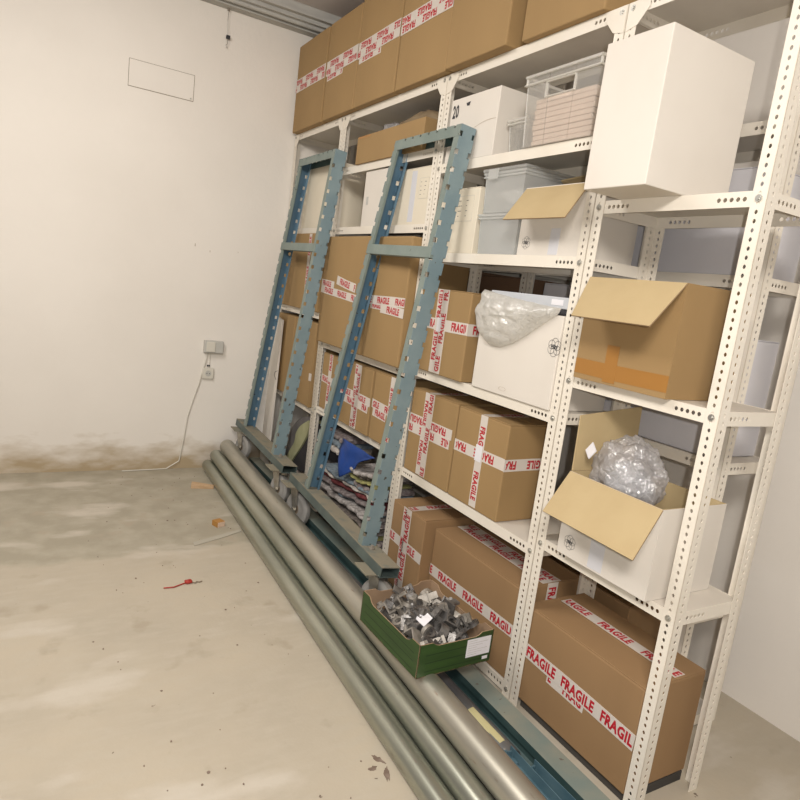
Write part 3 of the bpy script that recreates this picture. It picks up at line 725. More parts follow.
lump('bagged_part', (1.750, 1.37, 0.97), (0.055, 0.085, 0.07), 'lidgrey', 'grey wrapped parcel inside the crumpled clear plastic bag', 'parcel', 5, 0.2, 3)
b = MB(); b.box(-0.002, 0.002, -0.022, 0.022, -0.02, 0.02); o = b.build('paper_tag', M['paper'], None); o.location = (1.648, 1.462, 1.060); o.rotation_euler = (0.5, 0.3, -0.3); tag(o, 'small white paper tag on the plastic bag in the near bay', 'tag')
r = open_carton(1.62, 1.93, 1.20, 1.572, 1.292, 1.632, 'brown cardboard box with drooping front flap, above the box with the plastic bag', 'card', 'card_in',
                [((1.618, 1.572, 1.632), (1.618, 1.20, 1.632), (1.48, 1.19, 1.499), (1.48, 1.491, 1.499))])
tape(r, 'F', (1.572, 1.335), (1.20, 1.335), 1.62, 0.05, words=False, matl='orange_tape', name='packing_tape')
tape(r, 'F', (1.42, 1.30), (1.42, 1.42), 1.62, 0.05, words=False, matl='orange_tape', name='packing_tape', lift=0.0014)
r = carton(1.485, 1.86, 1.30, 1.536, 1.885, 2.31, 'plain white cardboard box sticking out from the shelf at the upper right edge', 'wcard', name='white_box', seam=False, bevel=0.003)

# --- bay B
r = open_carton(1.64, 1.93, 2.83, 3.585, 2.19, 2.342, 'long low cardboard box holding crumpled brown paper under the top shelf', 'card', 'card_in', [])
tape(r, 'F', (3.57, 2.335), (3.42, 2.335), 1.64, 0.012, words=False, matl='orange_tape', name='torn_edge')
lump('crumpled_paper', (1.79, 3.05, 2.345), (0.11, 0.20, 0.075), 'brownpaper', 'crumpled brown wrapping paper heaped in the long low box', 'wrapping paper', 4, 0.3, 4)
lump('plastic_sheet', (1.80, 3.39, 2.35), (0.10, 0.14, 0.07), 'bag2', 'bunched grey plastic sheet in the long low box, farther half', 'plastic sheet', 9, 0.3, 4)
r = carton(1.665, 1.93, 3.16, 3.475, 1.835, 2.145, 'white cardboard box seen through the nearer blue frame, left of the labelled cream box', 'wcard', name='white_box', seam=False, bevel=0.003)
b = MB(); q = Vector((1.665, 3.42, 1.98)) - r.location; b.box(q.x - 0.0015, q.x - 0.0002, q.y - 0.012, q.y + 0.012, q.z - 0.022, q.z + 0.022); b.build('sticker', M['grey_pl'], r)
r = carton(1.665, 1.93, 2.735, 3.125, 1.835, 2.115, 'cream cardboard box with a printed label behind the top of the nearer blue frame', 'cream_box', name='white_box', bevel=0.003)
info_label(r, 2.765, 2.85, 1.96, 2.06, 1.665, mt='cream_box')
tape(r, 'F', (2.91, 1.85), (2.91, 2.10), 1.665, 0.05, words=False, matl='tapeclear', name='clear_tape')
r = carton(1.595, 1.96, 3.165, 3.788, 1.12, 1.772, 'tall wide cardboard box seen through the nearer blue frame, farther one of the pair', 'card', seam=False, bevel=0.008)
tape(r, 'F', (3.788, 1.452), (3.19, 1.418), 1.595, 0.046, 0.3, lift=0.0014)
tape(r, 'F', (3.788, 1.490), (3.60, 1.480), 1.595, 0.046, 0.1)
tape(r, 'F', (3.56, 1.515), (3.30, 1.480), 1.595, 0.05, 0.25, lift=0.002)
r = carton(1.60, 1.96, 2.738, 3.145, 1.12, 1.770, 'tall cardboard box seen through the nearer blue frame, nearer one of the pair', 'card', seam=False, bevel=0.008)
tape(r, 'F', (3.145, 1.435), (2.738, 1.445), 1.60, 0.048, 0.6, lift=0.0014)
tape(r, 'F', (3.10, 1.408), (2.95, 1.410), 1.60, 0.04, 0.1, lift=0.0005)
tape(r, 'F', (2.98, 1.400), (2.738, 1.392), 1.60, 0.048, 0.35, lift=0.0024)
for ya, yb, xf, zt, lab, ph in ((3.50, 3.790, 1.66, 1.050, 'fragile-taped cardboard box beside the far upright, leftmost on its shelf', .1),
                           (3.020, 3.480, 1.625, 1.062, 'cross-taped fragile cardboard box framed by the nearer blue frame', .4),
                           (2.738, 3.005, 1.63, 1.062, 'fragile-taped cardboard box just left of the right post of the nearer blue frame', .75)):
    r = carton(xf, 1.93, ya, yb, 0.69, zt, lab, 'card')
    tape(r, 'F', (yb, 0.885), (ya, 0.878), xf, 0.048, ph)
    if ya < 3.4: tape(r, 'F', (yb - 0.02, 0.845), (ya + (0.02 if ya > 3 else 0.1), 0.840), xf, 0.048, ph + .4, lift=0.0014)
    yc = {3.50: 3.66, 3.02: 3.215, 2.74: 2.80}[round(ya, 2)]
    tape(r, 'F', (yc, 0.695), (yc, zt), xf, 0.046, ph + .2, lift=0.002)
    if ya == 3.02: tape(r, 'F', (yc - 0.03, 0.695), (yc - 0.03, zt), xf, 0.046, ph + .6, lift=0.0026)

# --- bay A
r = carton(1.625, 1.93, 3.90, 4.640, 1.29, 1.800, 'cardboard box with a vertical fragile tape on the corner bay, upper one', 'card', seam=False, bevel=0.006)
tape(r, 'F', (4.13, 1.40), (4.13, 1.795), 1.625, 0.045, 0.3)
r = carton(1.63, 1.93, 4.285, 4.640, 0.655, 1.225, 'tall plain cardboard box on the corner bay, next to the back wall', 'card', seam=False, bevel=0.006)
r = carton(1.63, 1.93, 3.885, 4.270, 0.655, 1.220, 'tall plain cardboard box, corner bay, behind right post of the farther blue frame', 'card', seam=False, bevel=0.006)
tape(r, 'F', (3.93, 0.86), (3.885, 0.86), 1.63, 0.05, 0.3)
r = carton(1.66, 1.93, 3.99, 4.43, 1.84, 2.265, 'tall cream cardboard box framed by the top of the farther blue frame', 'cream_box', name='white_box', seam=False, bevel=0.003)
r = root('leaning_board', (1.57, 4.48, 0.0), 'white board leaning behind the left post of the farther blue frame', 'board')
b = MB(); b.prism([(0, 0.12, 0.02), (0.0, -0.06, 0.02), (0.03, -0.02, 1.18), (0.03, 0.14, 1.20)], (0.012, 0, 0)); b.build('sheet', M['wcard'], r)
b = MB(); pp = [(-0.002, -0.04, 0.74), (-0.012, -0.02, 0.775), (-0.012, -0.035, 0.80), (-0.002, -0.055, 0.81)]; b.path([Vector(p) + Vector((0.018, 0, 0)) for p in pp], 0.0015, 6); b.build('wire', M['dark'], r)
# brown perforated strut leaning there
r = root('perforated_strut', (1.555, 4.17, 0.0), 'rusty brown perforated steel strut standing beside the right post of the farther blue frame', 'strut')
b = MB(); hs = [(0.03 + i * 0.05, 0.03, 0.010, 0.008) for i in range(13)]
M['rust'] = mat('rusty_steel', (0.20, 0.165, 0.13), 0.7, c2=(0.27, 0.24, 0.20), scale=14)
b.holed((0, -0.03, 0.0), (0, 0, 1), (0, 1, 0), (1, 0, 0), 0.70, 0.06, 0.003, hs); b.box(0, 0.04, 0.03, 0.033, 0, 0.7); o = b.build('angle', M['rust'], r)

# --- second row contents
def back_box(y0, y1, z0, z1, mt, label, nm='cardboard_box', x=2.08):
    return carton(x, 2.36, y0, y1, z0, z1, label, mt, name=nm)
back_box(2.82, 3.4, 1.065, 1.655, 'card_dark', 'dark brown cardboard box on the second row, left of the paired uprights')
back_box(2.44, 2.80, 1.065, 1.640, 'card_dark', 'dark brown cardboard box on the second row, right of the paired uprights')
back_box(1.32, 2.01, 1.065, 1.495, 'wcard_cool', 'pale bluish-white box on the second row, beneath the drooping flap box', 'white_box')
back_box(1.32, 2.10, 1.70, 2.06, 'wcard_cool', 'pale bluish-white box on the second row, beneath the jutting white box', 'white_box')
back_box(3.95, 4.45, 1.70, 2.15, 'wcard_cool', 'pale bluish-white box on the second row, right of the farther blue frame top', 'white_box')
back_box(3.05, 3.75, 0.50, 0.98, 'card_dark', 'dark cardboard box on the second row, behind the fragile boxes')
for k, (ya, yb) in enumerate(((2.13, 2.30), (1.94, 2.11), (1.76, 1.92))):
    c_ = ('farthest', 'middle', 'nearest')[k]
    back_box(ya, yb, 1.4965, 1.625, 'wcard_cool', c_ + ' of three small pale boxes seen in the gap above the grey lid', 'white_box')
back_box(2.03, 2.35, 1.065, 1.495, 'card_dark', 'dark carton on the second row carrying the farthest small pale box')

# ------------------------------------------------------------------ rugs, tarp, roll in the lowest bays
cols = [('rug_a', (0.22, 0.20, 0.19), (0.42, 0.39, 0.37)), ('rug_b', (0.13, 0.10, 0.10), (0.24, 0.21, 0.20)), ('rug_c', (0.34, 0.33, 0.12), (0.25, 0.24, 0.10)),
        ('rug_d', (0.46, 0.41, 0.39), (0.20, 0.165, 0.165)), ('rug_e', (0.10, 0.014, 0.018), (0.15, 0.035, 0.035)), ('rug_f', (0.12, 0.16, 0.20), (0.19, 0.23, 0.26)),
        ('rug_g', (0.52, 0.48, 0.43), (0.38, 0.34, 0.31)), ('rug_h', (0.10, 0.085, 0.075), (0.18, 0.15, 0.13))]
for n_, a_, c_ in cols: M[n_] = mat(n_ + '_fabric', a_, 0.95, c2=c_, scale=45, thr=(0.42, 0.58), bump=0.5, bscale=110)
order = [('rug_h', 'black-brown'), ('rug_d', 'speckled pink-grey'), ('rug_b', 'dark grey'), ('rug_d', 'speckled pink-grey'), ('rug_c', 'yellow-green'), ('rug_a', 'mottled grey'), ('rug_h', 'black-brown'), ('rug_d', 'speckled pink-grey'), ('rug_a', 'mottled grey'), ('rug_f', 'slate blue'), ('rug_b', 'dark grey'), ('rug_e', 'dark red'), ('rug_g', 'off-white'), ('rug_f', 'slate blue'), ('rug_b', 'dark grey'), ('rug_c', 'yellow-green'), ('rug_h', 'black-brown'), ('rug_a', 'mottled grey')]
ordn = ['bottom', 'second', 'third', 'fourth', 'fifth', 'sixth', 'seventh', 'eighth', 'ninth', 'tenth', 'eleventh', 'twelfth', 'thirteenth', 'fourteenth', 'fifteenth', 'sixteenth', 'seventeenth', 'topmost']
def rug(z, th, y0, y1, xf, mt, label, seed, tilt):
    """folded rug: a sheet doubled on itself with a rounded fold at the front, wavy along its length"""
    mb = MB(); N = 26; prof = []
    for k in range(7):
        a_ = -PI / 2 - PI * k / 6; prof.append((xf + 0.012 + 0.5 * th * math.cos(a_), 0.5 * th + 0.5 * th * math.sin(a_)))
    prof = prof + [(xf + 0.23, th), (xf + 0.23, 0)]
    np_ = len(prof); vs = []
    for i in range(N + 1):
        t = i / N; y = y0 + (y1 - y0) * t
        dz = tilt * (1 - t) ** 2 + 0.007 * math.sin(t * 7) + 0.003 * noise.noise(Vector((t * 4, seed, 0)))
        dx = 0.035 * noise.noise(Vector((t * 3.2, seed * 2.1, 4))) + 0.008 * math.sin(t * 30 + seed * 5)
        e = 1 - 0.35 * (abs(2 * t - 1) ** 8)
        for (x, zz) in prof: vs.append((x + dx, y, z + zz * e + dz))
    fs = [(i * np_ + k, i * np_ + (k + 1) % np_, (i + 1) * np_ + (k + 1) % np_, (i + 1) * np_ + k) for i in range(N) for k in range(np_)]
    fs += [list(range(np_)), list(range(N * np_, (N + 1) * np_))[::-1]]
    mb.add(vs, fs); o = mb.build('folded_rug', M[mt], None, smooth=50)
    return tag(o, label, 'rug')
z = 0.058
for i, (mt_, cn) in enumerate(order):
    th = 0.015 + 0.0055 * ((i * 7) % 3)
    y0_ = 2.760 + 0.02 * math.sin(i * 1.7); y1_ = 3.50 + 0.05 * math.sin(i * 2.3)
    if i > 13: y1_ = 3.06 + 0.03 * (i % 2)
    rug(z + 0.0052 * i, th, y0_, y1_, 1.585 + 0.02 * math.sin(i * 2.9), mt_, f'{cn} folded rug, {ordn[i]} in the pile of folded rugs', i * 1.3, 0.025)
    z += th
# upper left short stack behind the tarp
for i, (mt_, cn) in enumerate([('rug_g', 'white'), ('rug_f', 'slate blue'), ('rug_b', 'dark brown')]):
    rug(0.50 + i * 0.034, 0.028, 3.30, 3.60, 1.60 + 0.01 * i, mt_, f'short {cn} folded cloth on the far end of the rug pile', 30 + i, 0.0)
# blue tarp draped in a point over the pile
b = MB(); N = 14; vs = []
for i in range(N + 1):
    for j in range(N + 1):
        u = i / N; v = j / N
        y = 3.205 - 0.40 * u; zt = 0.632
        zb = 0.405 + 0.0 if False else (0.42 + abs(u - 0.22) * (0.22 if u > 0.22 else 0.45))
        zz = zt + (min(zb, zt - 0.004) - zt) * v
        y2 = y + (3.155 - y) * 0.25 * v
        x = 1.612 - 0.022 * v - 0.012 * math.sin(u * 8) * v - 0.01 * noise.noise(Vector((u * 4, v * 3, 2)))
        vs.append((x, y2, zz))
fs = [(i * (N + 1) + j, (i + 1) * (N + 1) + j, (i + 1) * (N + 1) + j + 1, i * (N + 1) + j + 1) for i in range(N) for j in range(N)]
b.add(vs, fs); o = b.build('tarpaulin', M['tarp'], None, smooth=60); md = o.modifiers.new('thickness', 'SOLIDIFY'); md.thickness = 0.004; md.offset = 0
for v in o.data.vertices: v.co.x -= 0.035
tag(o, 'bright blue tarpaulin corner hanging over the folded rugs', 'tarpaulin')

# rolled cushion with a pale stripe in the corner bay
M['foam'] = mat('grey_foam', (0.16, 0.15, 0.145), 0.9, c2=(0.12, 0.11, 0.11), scale=10)
M['foamdark'] = mat('black_rubber', (0.035, 0.033, 0.035), 0.6, c2=(0.06, 0.055, 0.06), scale=8)
M['stripe'] = mat('pale_green_felt', (0.42, 0.42, 0.24), 0.9, c2=(0.36, 0.36, 0.20), scale=12)
r = root('curled_mat', (1.66, 4.07, 0.0575), 'grey curled foam mat with a pale yellow-green edge stripe in the corner bay', 'mat')
def smooth_curve(P, n=5):
    out = []
    for i in range(len(P) - 1):
        p0 = P[max(i - 1, 0)]; p1 = P[i]; p2 = P[i + 1]; p3 = P[min(i + 2, len(P) - 1)]
        for k in range(n):
            t = k / n
            out.append(tuple(0.5 * (2 * p1[j] + (p2[j] - p0[j]) * t + (2 * p0[j] - 5 * p1[j] + 4 * p2[j] - p3[j]) * t * t + (3 * p1[j] - p0[j] - 3 * p2[j] + p3[j]) * t ** 3) for j in (0, 1)))
    return out + [P[-1]]
cL = smooth_curve([(4.282, 0.18), (4.214, 0.262), (4.136, 0.350), (4.120, 0.419), (4.053, 0.488), (3.921, 0.560)])
cR = smooth_curve([(4.175, 0.18), (4.110, 0.250), (4.034, 0.324), (3.961, 0.404), (3.914, 0.470), (3.892, 0.545)])
cO = smooth_curve([(4.30, 0.24), (4.262, 0.330), (4.235, 0.41), (4.160, 0.487), (4.06, 0.545), (3.93, 0.585)])
cI = smooth_curve([(4.05, 0.17), (3.99, 0.18), (3.92, 0.20), (3.89, 0.26), (3.885, 0.36), (3.884, 0.47)])
def slab(A, B, x0, x1, nm, mt_):
    mb = MB(); n = len(A); vs = []
    for (ya, za), (yb, zb_) in zip(A, B):
        for x in (x0, x1): vs += [Vector((x, ya, za)) - r.location, Vector((x, yb, zb_)) - r.location]
    fs = []
    for i in range(n - 1):
        k = 4 * i; fs += [(k, k + 1, k + 5, k + 4), (k + 2, k + 6, k + 7, k + 3), (k, k + 4, k + 6, k + 2), (k + 1, k + 3, k + 7, k + 5)]
    fs += [(0, 2, 3, 1), (4 * n - 4, 4 * n - 3, 4 * n - 1, 4 * n - 2)]
    mb.add(vs, fs); mb.build(nm, M[mt_], r, smooth=50)
slab(cL, cR, 1.655, 1.90, 'edge_stripe', 'stripe'); slab(cO, cL, 1.662, 1.90, 'outer_layer', 'foam'); slab(cR, cI, 1.668, 1.90, 'inner_layer', 'foamdark')
lump('crumpled_cloth', (1.74, 4.08, 0.12), (0.08, 0.16, 0.062), 'rug_h', 'dark crumpled cloth under the curled foam mat', 'cloth', 17, 0.25, 4, flatz=-0.06)
lump('crumpled_cloth', (1.74, 3.69, 0.20), (0.07, 0.08, 0.13), 'foamdark', 'black crumpled cloth between the curled mat and the rug pile', 'cloth', 12, 0.3, 4, flatz=-0.145)
lump('crumpled_cloth', (1.62, 4.30, 0.155), (0.05, 0.09, 0.10), 'rug_f', 'grey-blue crumpled cloth at the foot of the corner bay', 'cloth', 14, 0.3, 4, flatz=-0.10)

# ------------------------------------------------------------------ pipes and rails on the floor
def pipe(xf, zf, yf, xn, zn, yn, r_, mt, label, wall=0.004):
    """axis given at y=4.6 (xf, zf) and y=1.0 (xn, zn), cut at yf and yn"""
    P = lambda y: Vector((xf + (xn - xf) * (4.6 - y) / 3.6, y, zf + (zn - zf) * (4.6 - y) / 3.6))
    mb = MB(); mb.tube(P(yf), P(yn), r_, r_ - wall, 40)
    c = (P(yf) + P(yn)) / 2
    mb.v = [tuple(Vector(p) - c) for p in mb.v]
    o = mb.build('steel_pipe', M[mt], None, smooth=50); o.location = c
    return tag(o, label, 'pipe', None)
def line(xa, xb, y): return xa + (xb - xa) * (4.6 - y) / 3.6
pipe(1.186, 0.0435, 4.62, 1.070, 0.0435, 0.30, 0.043, 'pipe', 'long grey steel pipe lying outermost on the open floor side')
pipe(1.243, 0.114, 4.63, 1.154, 0.076, 0.30, 0.045, 'pipe', 'long grey steel pipe lying between the outermost pipe and the highest one')
pipe(1.320, 0.182, 4.63, 1.231, 0.141, 0.30, 0.054, 'pipe2', 'long thick grey steel pipe, the highest one, under the green carton')
pipe(1.290, 0.042, 4.60, 1.236, 0.034, 0.40, 0.032, 'pipedark', 'dull grey steel pipe on the floor underneath the highest pipe')
pipe(1.378, 0.100, 4.60, 1.308, 0.036, 0.40, 0.034, 'pipedark', 'thin dull grey steel pipe squeezed beside the highest pipe, on its shelf side')
p5 = pipe(1.425, 0.043, 3.15, 1.396, 0.043, 1.335, 0.043, 'pipedark', 'shorter dark steel pipe with pale yellow tape, next to the green floor rail')
b = MB(); n = 10; vs = []
for i in range(n + 1):
    a_ = 0.50 * PI + 0.22 * PI * i / n
    for y in (1.38, 1.56): vs.append(Vector((1.402 + 0.0442 * math.cos(a_), y, 0.043 + 0.0442 * math.sin(a_))) - p5.location)
b.add(vs, [(2 * i, 2 * i + 1, 2 * i + 3, 2 * i + 2) for i in range(n)]); b.build('yellow_tape', M['yellowtape'], p5, smooth=60)

def rail(y0, y1, xa, xb, h, label, mts):
    r = root('steel_rail', ((xa + xb) / 2, (y0 + y1) / 2, 0), label, 'rail'); hw = (xb - xa) / 2; hl = (y1 - y0) / 2
    mb = MB()   # box beam with a stepped side
    prof = [(-hw, 0), (hw, 0), (hw, h), (-hw + 0.0, h), (-hw, h - 0.028), (-hw + 0.014, h - 0.036), (-hw + 0.014, 0.035), (-hw, 0.027)]
    n = len(prof); vs = [(x, -hl, z) for x, z in prof] + [(x, hl, z) for x, z in prof]
    for i in range(n):
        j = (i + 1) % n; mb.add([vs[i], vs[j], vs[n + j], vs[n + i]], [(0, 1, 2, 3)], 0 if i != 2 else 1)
    mb.add(vs, [list(range(n))[::-1], list(range(n, 2 * n))], 0)
    o = mb.build('profile', mts, r)
    bm = bmesh.new(); bm.from_mesh(o.data); bmesh.ops.remove_doubles(bm, verts=bm.verts, dist=1e-5); bmesh.ops.recalc_face_normals(bm, faces=bm.faces); bm.to_mesh(o.data); bm.free()
    return r
r = rail(0.55, 4.60, 1.470, 1.548, 0.10, 'long pale green dusty rail on the floor along the foot of the shelving', [M['teal'], M['railtop']])
r.rotation_euler.z = -0.010
# two short blue channels
def channel(p, L, w, h, label, rz, t=0.003):
    r = root('steel_channel', p, label, 'channel', rz)
    mb = MB(); mb.box(-w / 2, w / 2, 0, L, 0, t); mb.box(-w / 2, -w / 2 + t, 0, L, t, h); mb.box(w / 2 - t, w / 2, 0, L, t, h)
    mb.build('profile', M['steelblue'], r, bevel=0.0008)
    e = MB(); e.box(-w / 2 + 0.006, w / 2 - 0.006, L - 0.05, L + 0.012, h * 0.25, h * 0.25 + 0.003); e.box(-0.008, 0.008, L - 0.02, L - 0.014, h * 0.25, h * 0.9); e.build('end_tab', M['steelblue'], r)
    return r
channel((1.338, 0.62, 0.088), 0.70, 0.040, 0.035, 'short blue steel channel beside the raised pipe at the bottom of the photo', -0.02)
channel((1.405, 0.55, 0.060), 0.70, 0.045, 0.055, 'taller short blue steel channel nearest the green rail at the bottom of the photo', 0.02)
b = MB(); b.box(-0.04, 0.05, -0.05, 0.05, 0, 0.09); o = b.build('wood_block', M['wood'], None, bevel=0.003); o.location = (1.462, 1.86, 0.1015); o.rotation_euler.z = 0.1; tag(o, 'wooden block under the right side of the green carton', 'block')

# ------------------------------------------------------------------ blue frames on castors
def post_mesh(Lp, w=0.092, d=0.045, pitch=0.0762, t=0.0025, side=1):
    """C post: web in XZ plane (y=0, x 0..w), flanges growing by side*d in Y; notched along both web corners"""
    mb = MB(); n = int(Lp / pitch)
    nh = 0.011; nw = 0.013                                      # half height / depth of the notches
    zs = [0.0]
    for i in range(n):
        zc = 0.055 + i * pitch
        if zc + nh > Lp - 0.02: break
        zs += [zc - nh, zc + nh]
    zs.append(Lp)
    for k in range(len(zs) - 1):
        a_, c_ = zs[k], zs[k + 1]; notch = k % 2 == 1
        if notch:
            mb.box(nw, w - nw, 0, side * t, a_, c_, 0)
            for xx, s in ((0, 1), (w, -1)):
                mb.box(xx, xx + s * t, side * 0.016, side * d, a_, c_, 1 if xx == 0 else 0)
        else:
            mb.box(0, w, 0, side * t, a_, c_, 0)
            # shallow stiffening swages between notches, as the punched web has
            for xx, s in ((0, 1), (w, -1)):
                mb.box(xx, xx + s * t, side * t, side * d, a_, c_, 1 if xx == 0 else 0)
    for xx, s in ((0, 1), (w, -1)): mb.box(xx, xx + s * 0.012, side * d, side * (d + t), 0, Lp, 1 if xx == 0 else 0)
    return mb
def frame(loc, lean, tilt, yaw, d0, d1, beam0, beam1, casters, H, label, mid, rw, cx, w=0.075, bw=0.088):
    """loc = foot of the near post's front corner on the beam; d0/d1 = gap to the far post at foot/top; casters = y places; rw = wheel radius"""
    r = root('rack_frame', loc, label, 'rack frame')
    r.matrix_world = Matrix.Translation(Vector(loc)) @ Matrix.Rotation(yaw, 4, 'Z') @ Matrix.Rotation(tilt, 4, 'X') @ Matrix.Rotation(lean, 4, 'Y')
    bh = 0.050
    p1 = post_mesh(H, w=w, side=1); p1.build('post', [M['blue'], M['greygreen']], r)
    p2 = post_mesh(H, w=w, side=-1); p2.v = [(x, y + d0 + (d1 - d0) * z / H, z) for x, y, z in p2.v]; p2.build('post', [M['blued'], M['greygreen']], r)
    tr = MB(); L = d1 - 0.01; n = int(L / 0.0762); zs = [0.0]
    for i in range(n):
        c = 0.05 + i * 0.0762
        if c + 0.009 < L - 0.02: zs += [c - 0.008, c + 0.008]
    zs.append(L); y0 = 0.005
    for k in range(len(zs) - 1):
        notch = k % 2 == 1; ya, yb = y0 + zs[k], y0 + zs[k + 1]
        ins = 0.010 if notch else 0
        tr.box(-0.001 + ins, w - ins, ya, yb, H - 0.0025, H, 0)
        for s, xx in ((1, -0.001), (-1, w)):
            tr.box(xx, xx + s * 0.0025, ya, yb, H - 0.050, H - (0.012 if notch else 0.0025), 0 if s > 0 else 1)
    tr.build('top_rail', [M['greygreen'], M['teal']], r)
    dm = d0 + (d1 - d0) * mid / H
    cb = MB(); cb.box(-0.004, 0.03, 0.003, dm - 0.003, mid - 0.026, mid + 0.024); cb.build('cross_bar', M['greygreen'], r, bevel=0.002)
    bs = MB(); xa, xb = -0.004, bw; t = 0.004; zt = -0.0005; zb = -bh
    bs.box(xa, xb, beam0, beam1, zt - t, zt, 1); bs.box(xa, xb, beam0, beam1, zb, zb + t, 0)
    bs.box(xa, xa + t, beam0, beam1, zb + t, zt - t, 0); bs.box(xb - t, xb, beam0, beam1, zb + t, zt - t, 0)
    bs.build('base_beam', [M['beamgreen'], M['dusty']], r)
    for yy in (-0.035, d0 + 0.035):
        fp = MB(); fp.cyl((0.035, yy, 0), (0.035, yy, 0.018), 0.008, 6); fp.cyl((0.035, yy, 0), (0.035, yy, 0.006), 0.013, 10)
        fp.build('foot_bolt', M['rust'], r)
    gap = 0.042
    for cy in casters:
        pl = MB(); pl.box(-0.055, 0.07, cy - 0.062, cy + 0.062, zb - 0.007, zb - 0.0005, 0); c = pl.build('castor', M['dusty'], r, bevel=0.001)
        zc = zb - gap - rw
        fk = MB(); fk.cyl((cx, cy, zb - 0.028), (cx, cy, zb - 0.008), 0.034, 20)
        for s in (-1, 1):
            xx = cx + s * 0.030
            fk.prism([(xx, cy - 0.034, zb - 0.028), (xx, cy + 0.034, zb - 0.028), (xx, cy - 0.012, zc + 0.01), (xx, cy - 0.022, zc - 0.018), (xx, cy - 0.042, zc - 0.018), (xx, cy - 0.054, zc + 0.01)], (0.003 * s, 0, 0))
        fk.cyl((cx - 0.037, cy - 0.032, zc), (cx + 0.037, cy - 0.032, zc), 0.008, 10)
        fk.cyl((cx - 0.043, cy - 0.032, zc), (cx - 0.031, cy - 0.032, zc), 0.014, 6)
        def sw(v_, a_=math.radians(18)):
            x_, y_ = v_[0] - cx, v_[1] - cy
            return (cx + x_ * math.cos(a_) - y_ * math.sin(a_), cy + x_ * math.sin(a_) + y_ * math.cos(a_), v_[2])
        fk.v = [sw(v_) for v_ in fk.v]
        fk.build('fork', M['zinc'], c, smooth=40)
        wh = MB(); wc = Vector((cx, cy - 0.032, zc)); q = rw / 0.102
        prof = [(0.03, -0.020), (0.060, -0.017), (0.066, -0.021), (0.088, -0.021), (0.100, -0.013), (0.102, 0.0), (0.100, 0.013), (0.088, 0.021), (0.066, 0.021), (0.060, 0.017), (0.03, 0.020)]
        K = 36; vs = []
        for i in range(K):
            a_ = 2 * PI * i / K
            for rr, xx in prof: vs.append(wc + Vector((xx, rr * q * math.cos(a_), rr * q * math.sin(a_))))
        n = len(prof); fs = [(i * n + k, ((i + 1) % K) * n + k, ((i + 1) % K) * n + (k + 1) % n, i * n + (k + 1) % n) for i in range(K) for k in range(n)]
        wh.add(vs, fs, 0); wh.cyl(wc + Vector((-0.019, 0, 0)), wc + Vector((0.019, 0, 0)), 0.032 * q, 20, 1)
        wh.v = [sw(v_) for v_ in wh.v]
        wh.build('wheel', [M['wheel'], M['hub']], c, smooth=40)
    return r
D_ = math.radians
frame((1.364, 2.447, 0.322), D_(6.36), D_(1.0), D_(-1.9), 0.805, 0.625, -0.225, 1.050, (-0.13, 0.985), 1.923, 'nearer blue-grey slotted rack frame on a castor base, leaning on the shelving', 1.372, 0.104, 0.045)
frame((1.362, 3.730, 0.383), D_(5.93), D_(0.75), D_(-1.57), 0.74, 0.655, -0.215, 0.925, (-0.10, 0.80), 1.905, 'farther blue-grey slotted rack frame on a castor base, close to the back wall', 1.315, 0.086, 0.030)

# ------------------------------------------------------------------ green carton of clamps
gx, gy, gz = 1.346, 1.846, 0.196
g = root('green_carton', (gx, gy, gz), 'open green cardboard tray full of metal clamps, resting on the raised pipe', 'box', 0.03)
hx, hy, h = 0.165, 0.208, 0.126
def dipwall(A, B, ha, hb, dip, n=24):
    """wall from A to B (xy), with raised corners and a lower middle; two thin skins: outside green, inside raw card"""
    A = Vector((*A, 0)); B = Vector((*B, 0)); u = (B - A); nrm = Vector((u.y, -u.x, 0)).normalized()
    mb = MB(); vs = []
    def top(f):
        e = min(f, 1 - f) * u.length
        return ha if e < 0.055 else (ha - dip * min(1, (e - 0.055) / 0.02))
    for i in range(n + 1):
        f = i / n; p = A + u * f
        for o_ in (0, -0.004):
            for z_ in (0, 1): vs.append(p + nrm * o_ + Vector((0, 0, top(f) if z_ else 0)))
    for i in range(n):
        k = 4 * i
        mb.add([vs[k], vs[k + 4], vs[k + 5], vs[k + 1]], [(0, 1, 2, 3)], 0)
        mb.add([vs[k + 2], vs[k + 3], vs[k + 7], vs[k + 6]], [(0, 1, 2, 3)], 1)
        mb.add([vs[k + 1], vs[k + 5], vs[k + 7], vs[k + 3]], [(0, 1, 2, 3)], 1)
    mb.add([vs[0], vs[1], vs[3], vs[2]], [(0, 1, 2, 3)], 1); mb.add(vs[-4:], [(0, 2, 3, 1)], 1)
    return mb
cs = [(-hx, -hy), (hx, -hy), (hx, hy), (-hx, hy)]
for i in range(4):
    w = dipwall(cs[i], cs[(i + 1) % 4], h, h, 0.014 if i in (0, 2) else 0.022)
    o = w.build('side_panel', [M['green'], M['card_raw']], g)
b = MB(); b.box(-hx, hx, -hy, hy, 0, 0.003); b.build('bottom_panel', M['card_raw'], g)
b = MB()
for z_ in (0.018, 0.05, 0.08):
    for i in (0, 3):
        A, B = Vector((*cs[i], z_)), Vector((*cs[(i + 1) % 4], z_)); u = (B - A).normalized(); nn = Vector((u.y, -u.x, 0)) * 0.0006
        A = A + u * 0.03; B = B - u * 0.03
        b.add([A + nn, B + nn, B + nn + Vector((0, 0, 0.004)), A + nn + Vector((0, 0, 0.004))], [(0, 1, 2, 3)])
b.build('printed_line', M['greenline'], g)
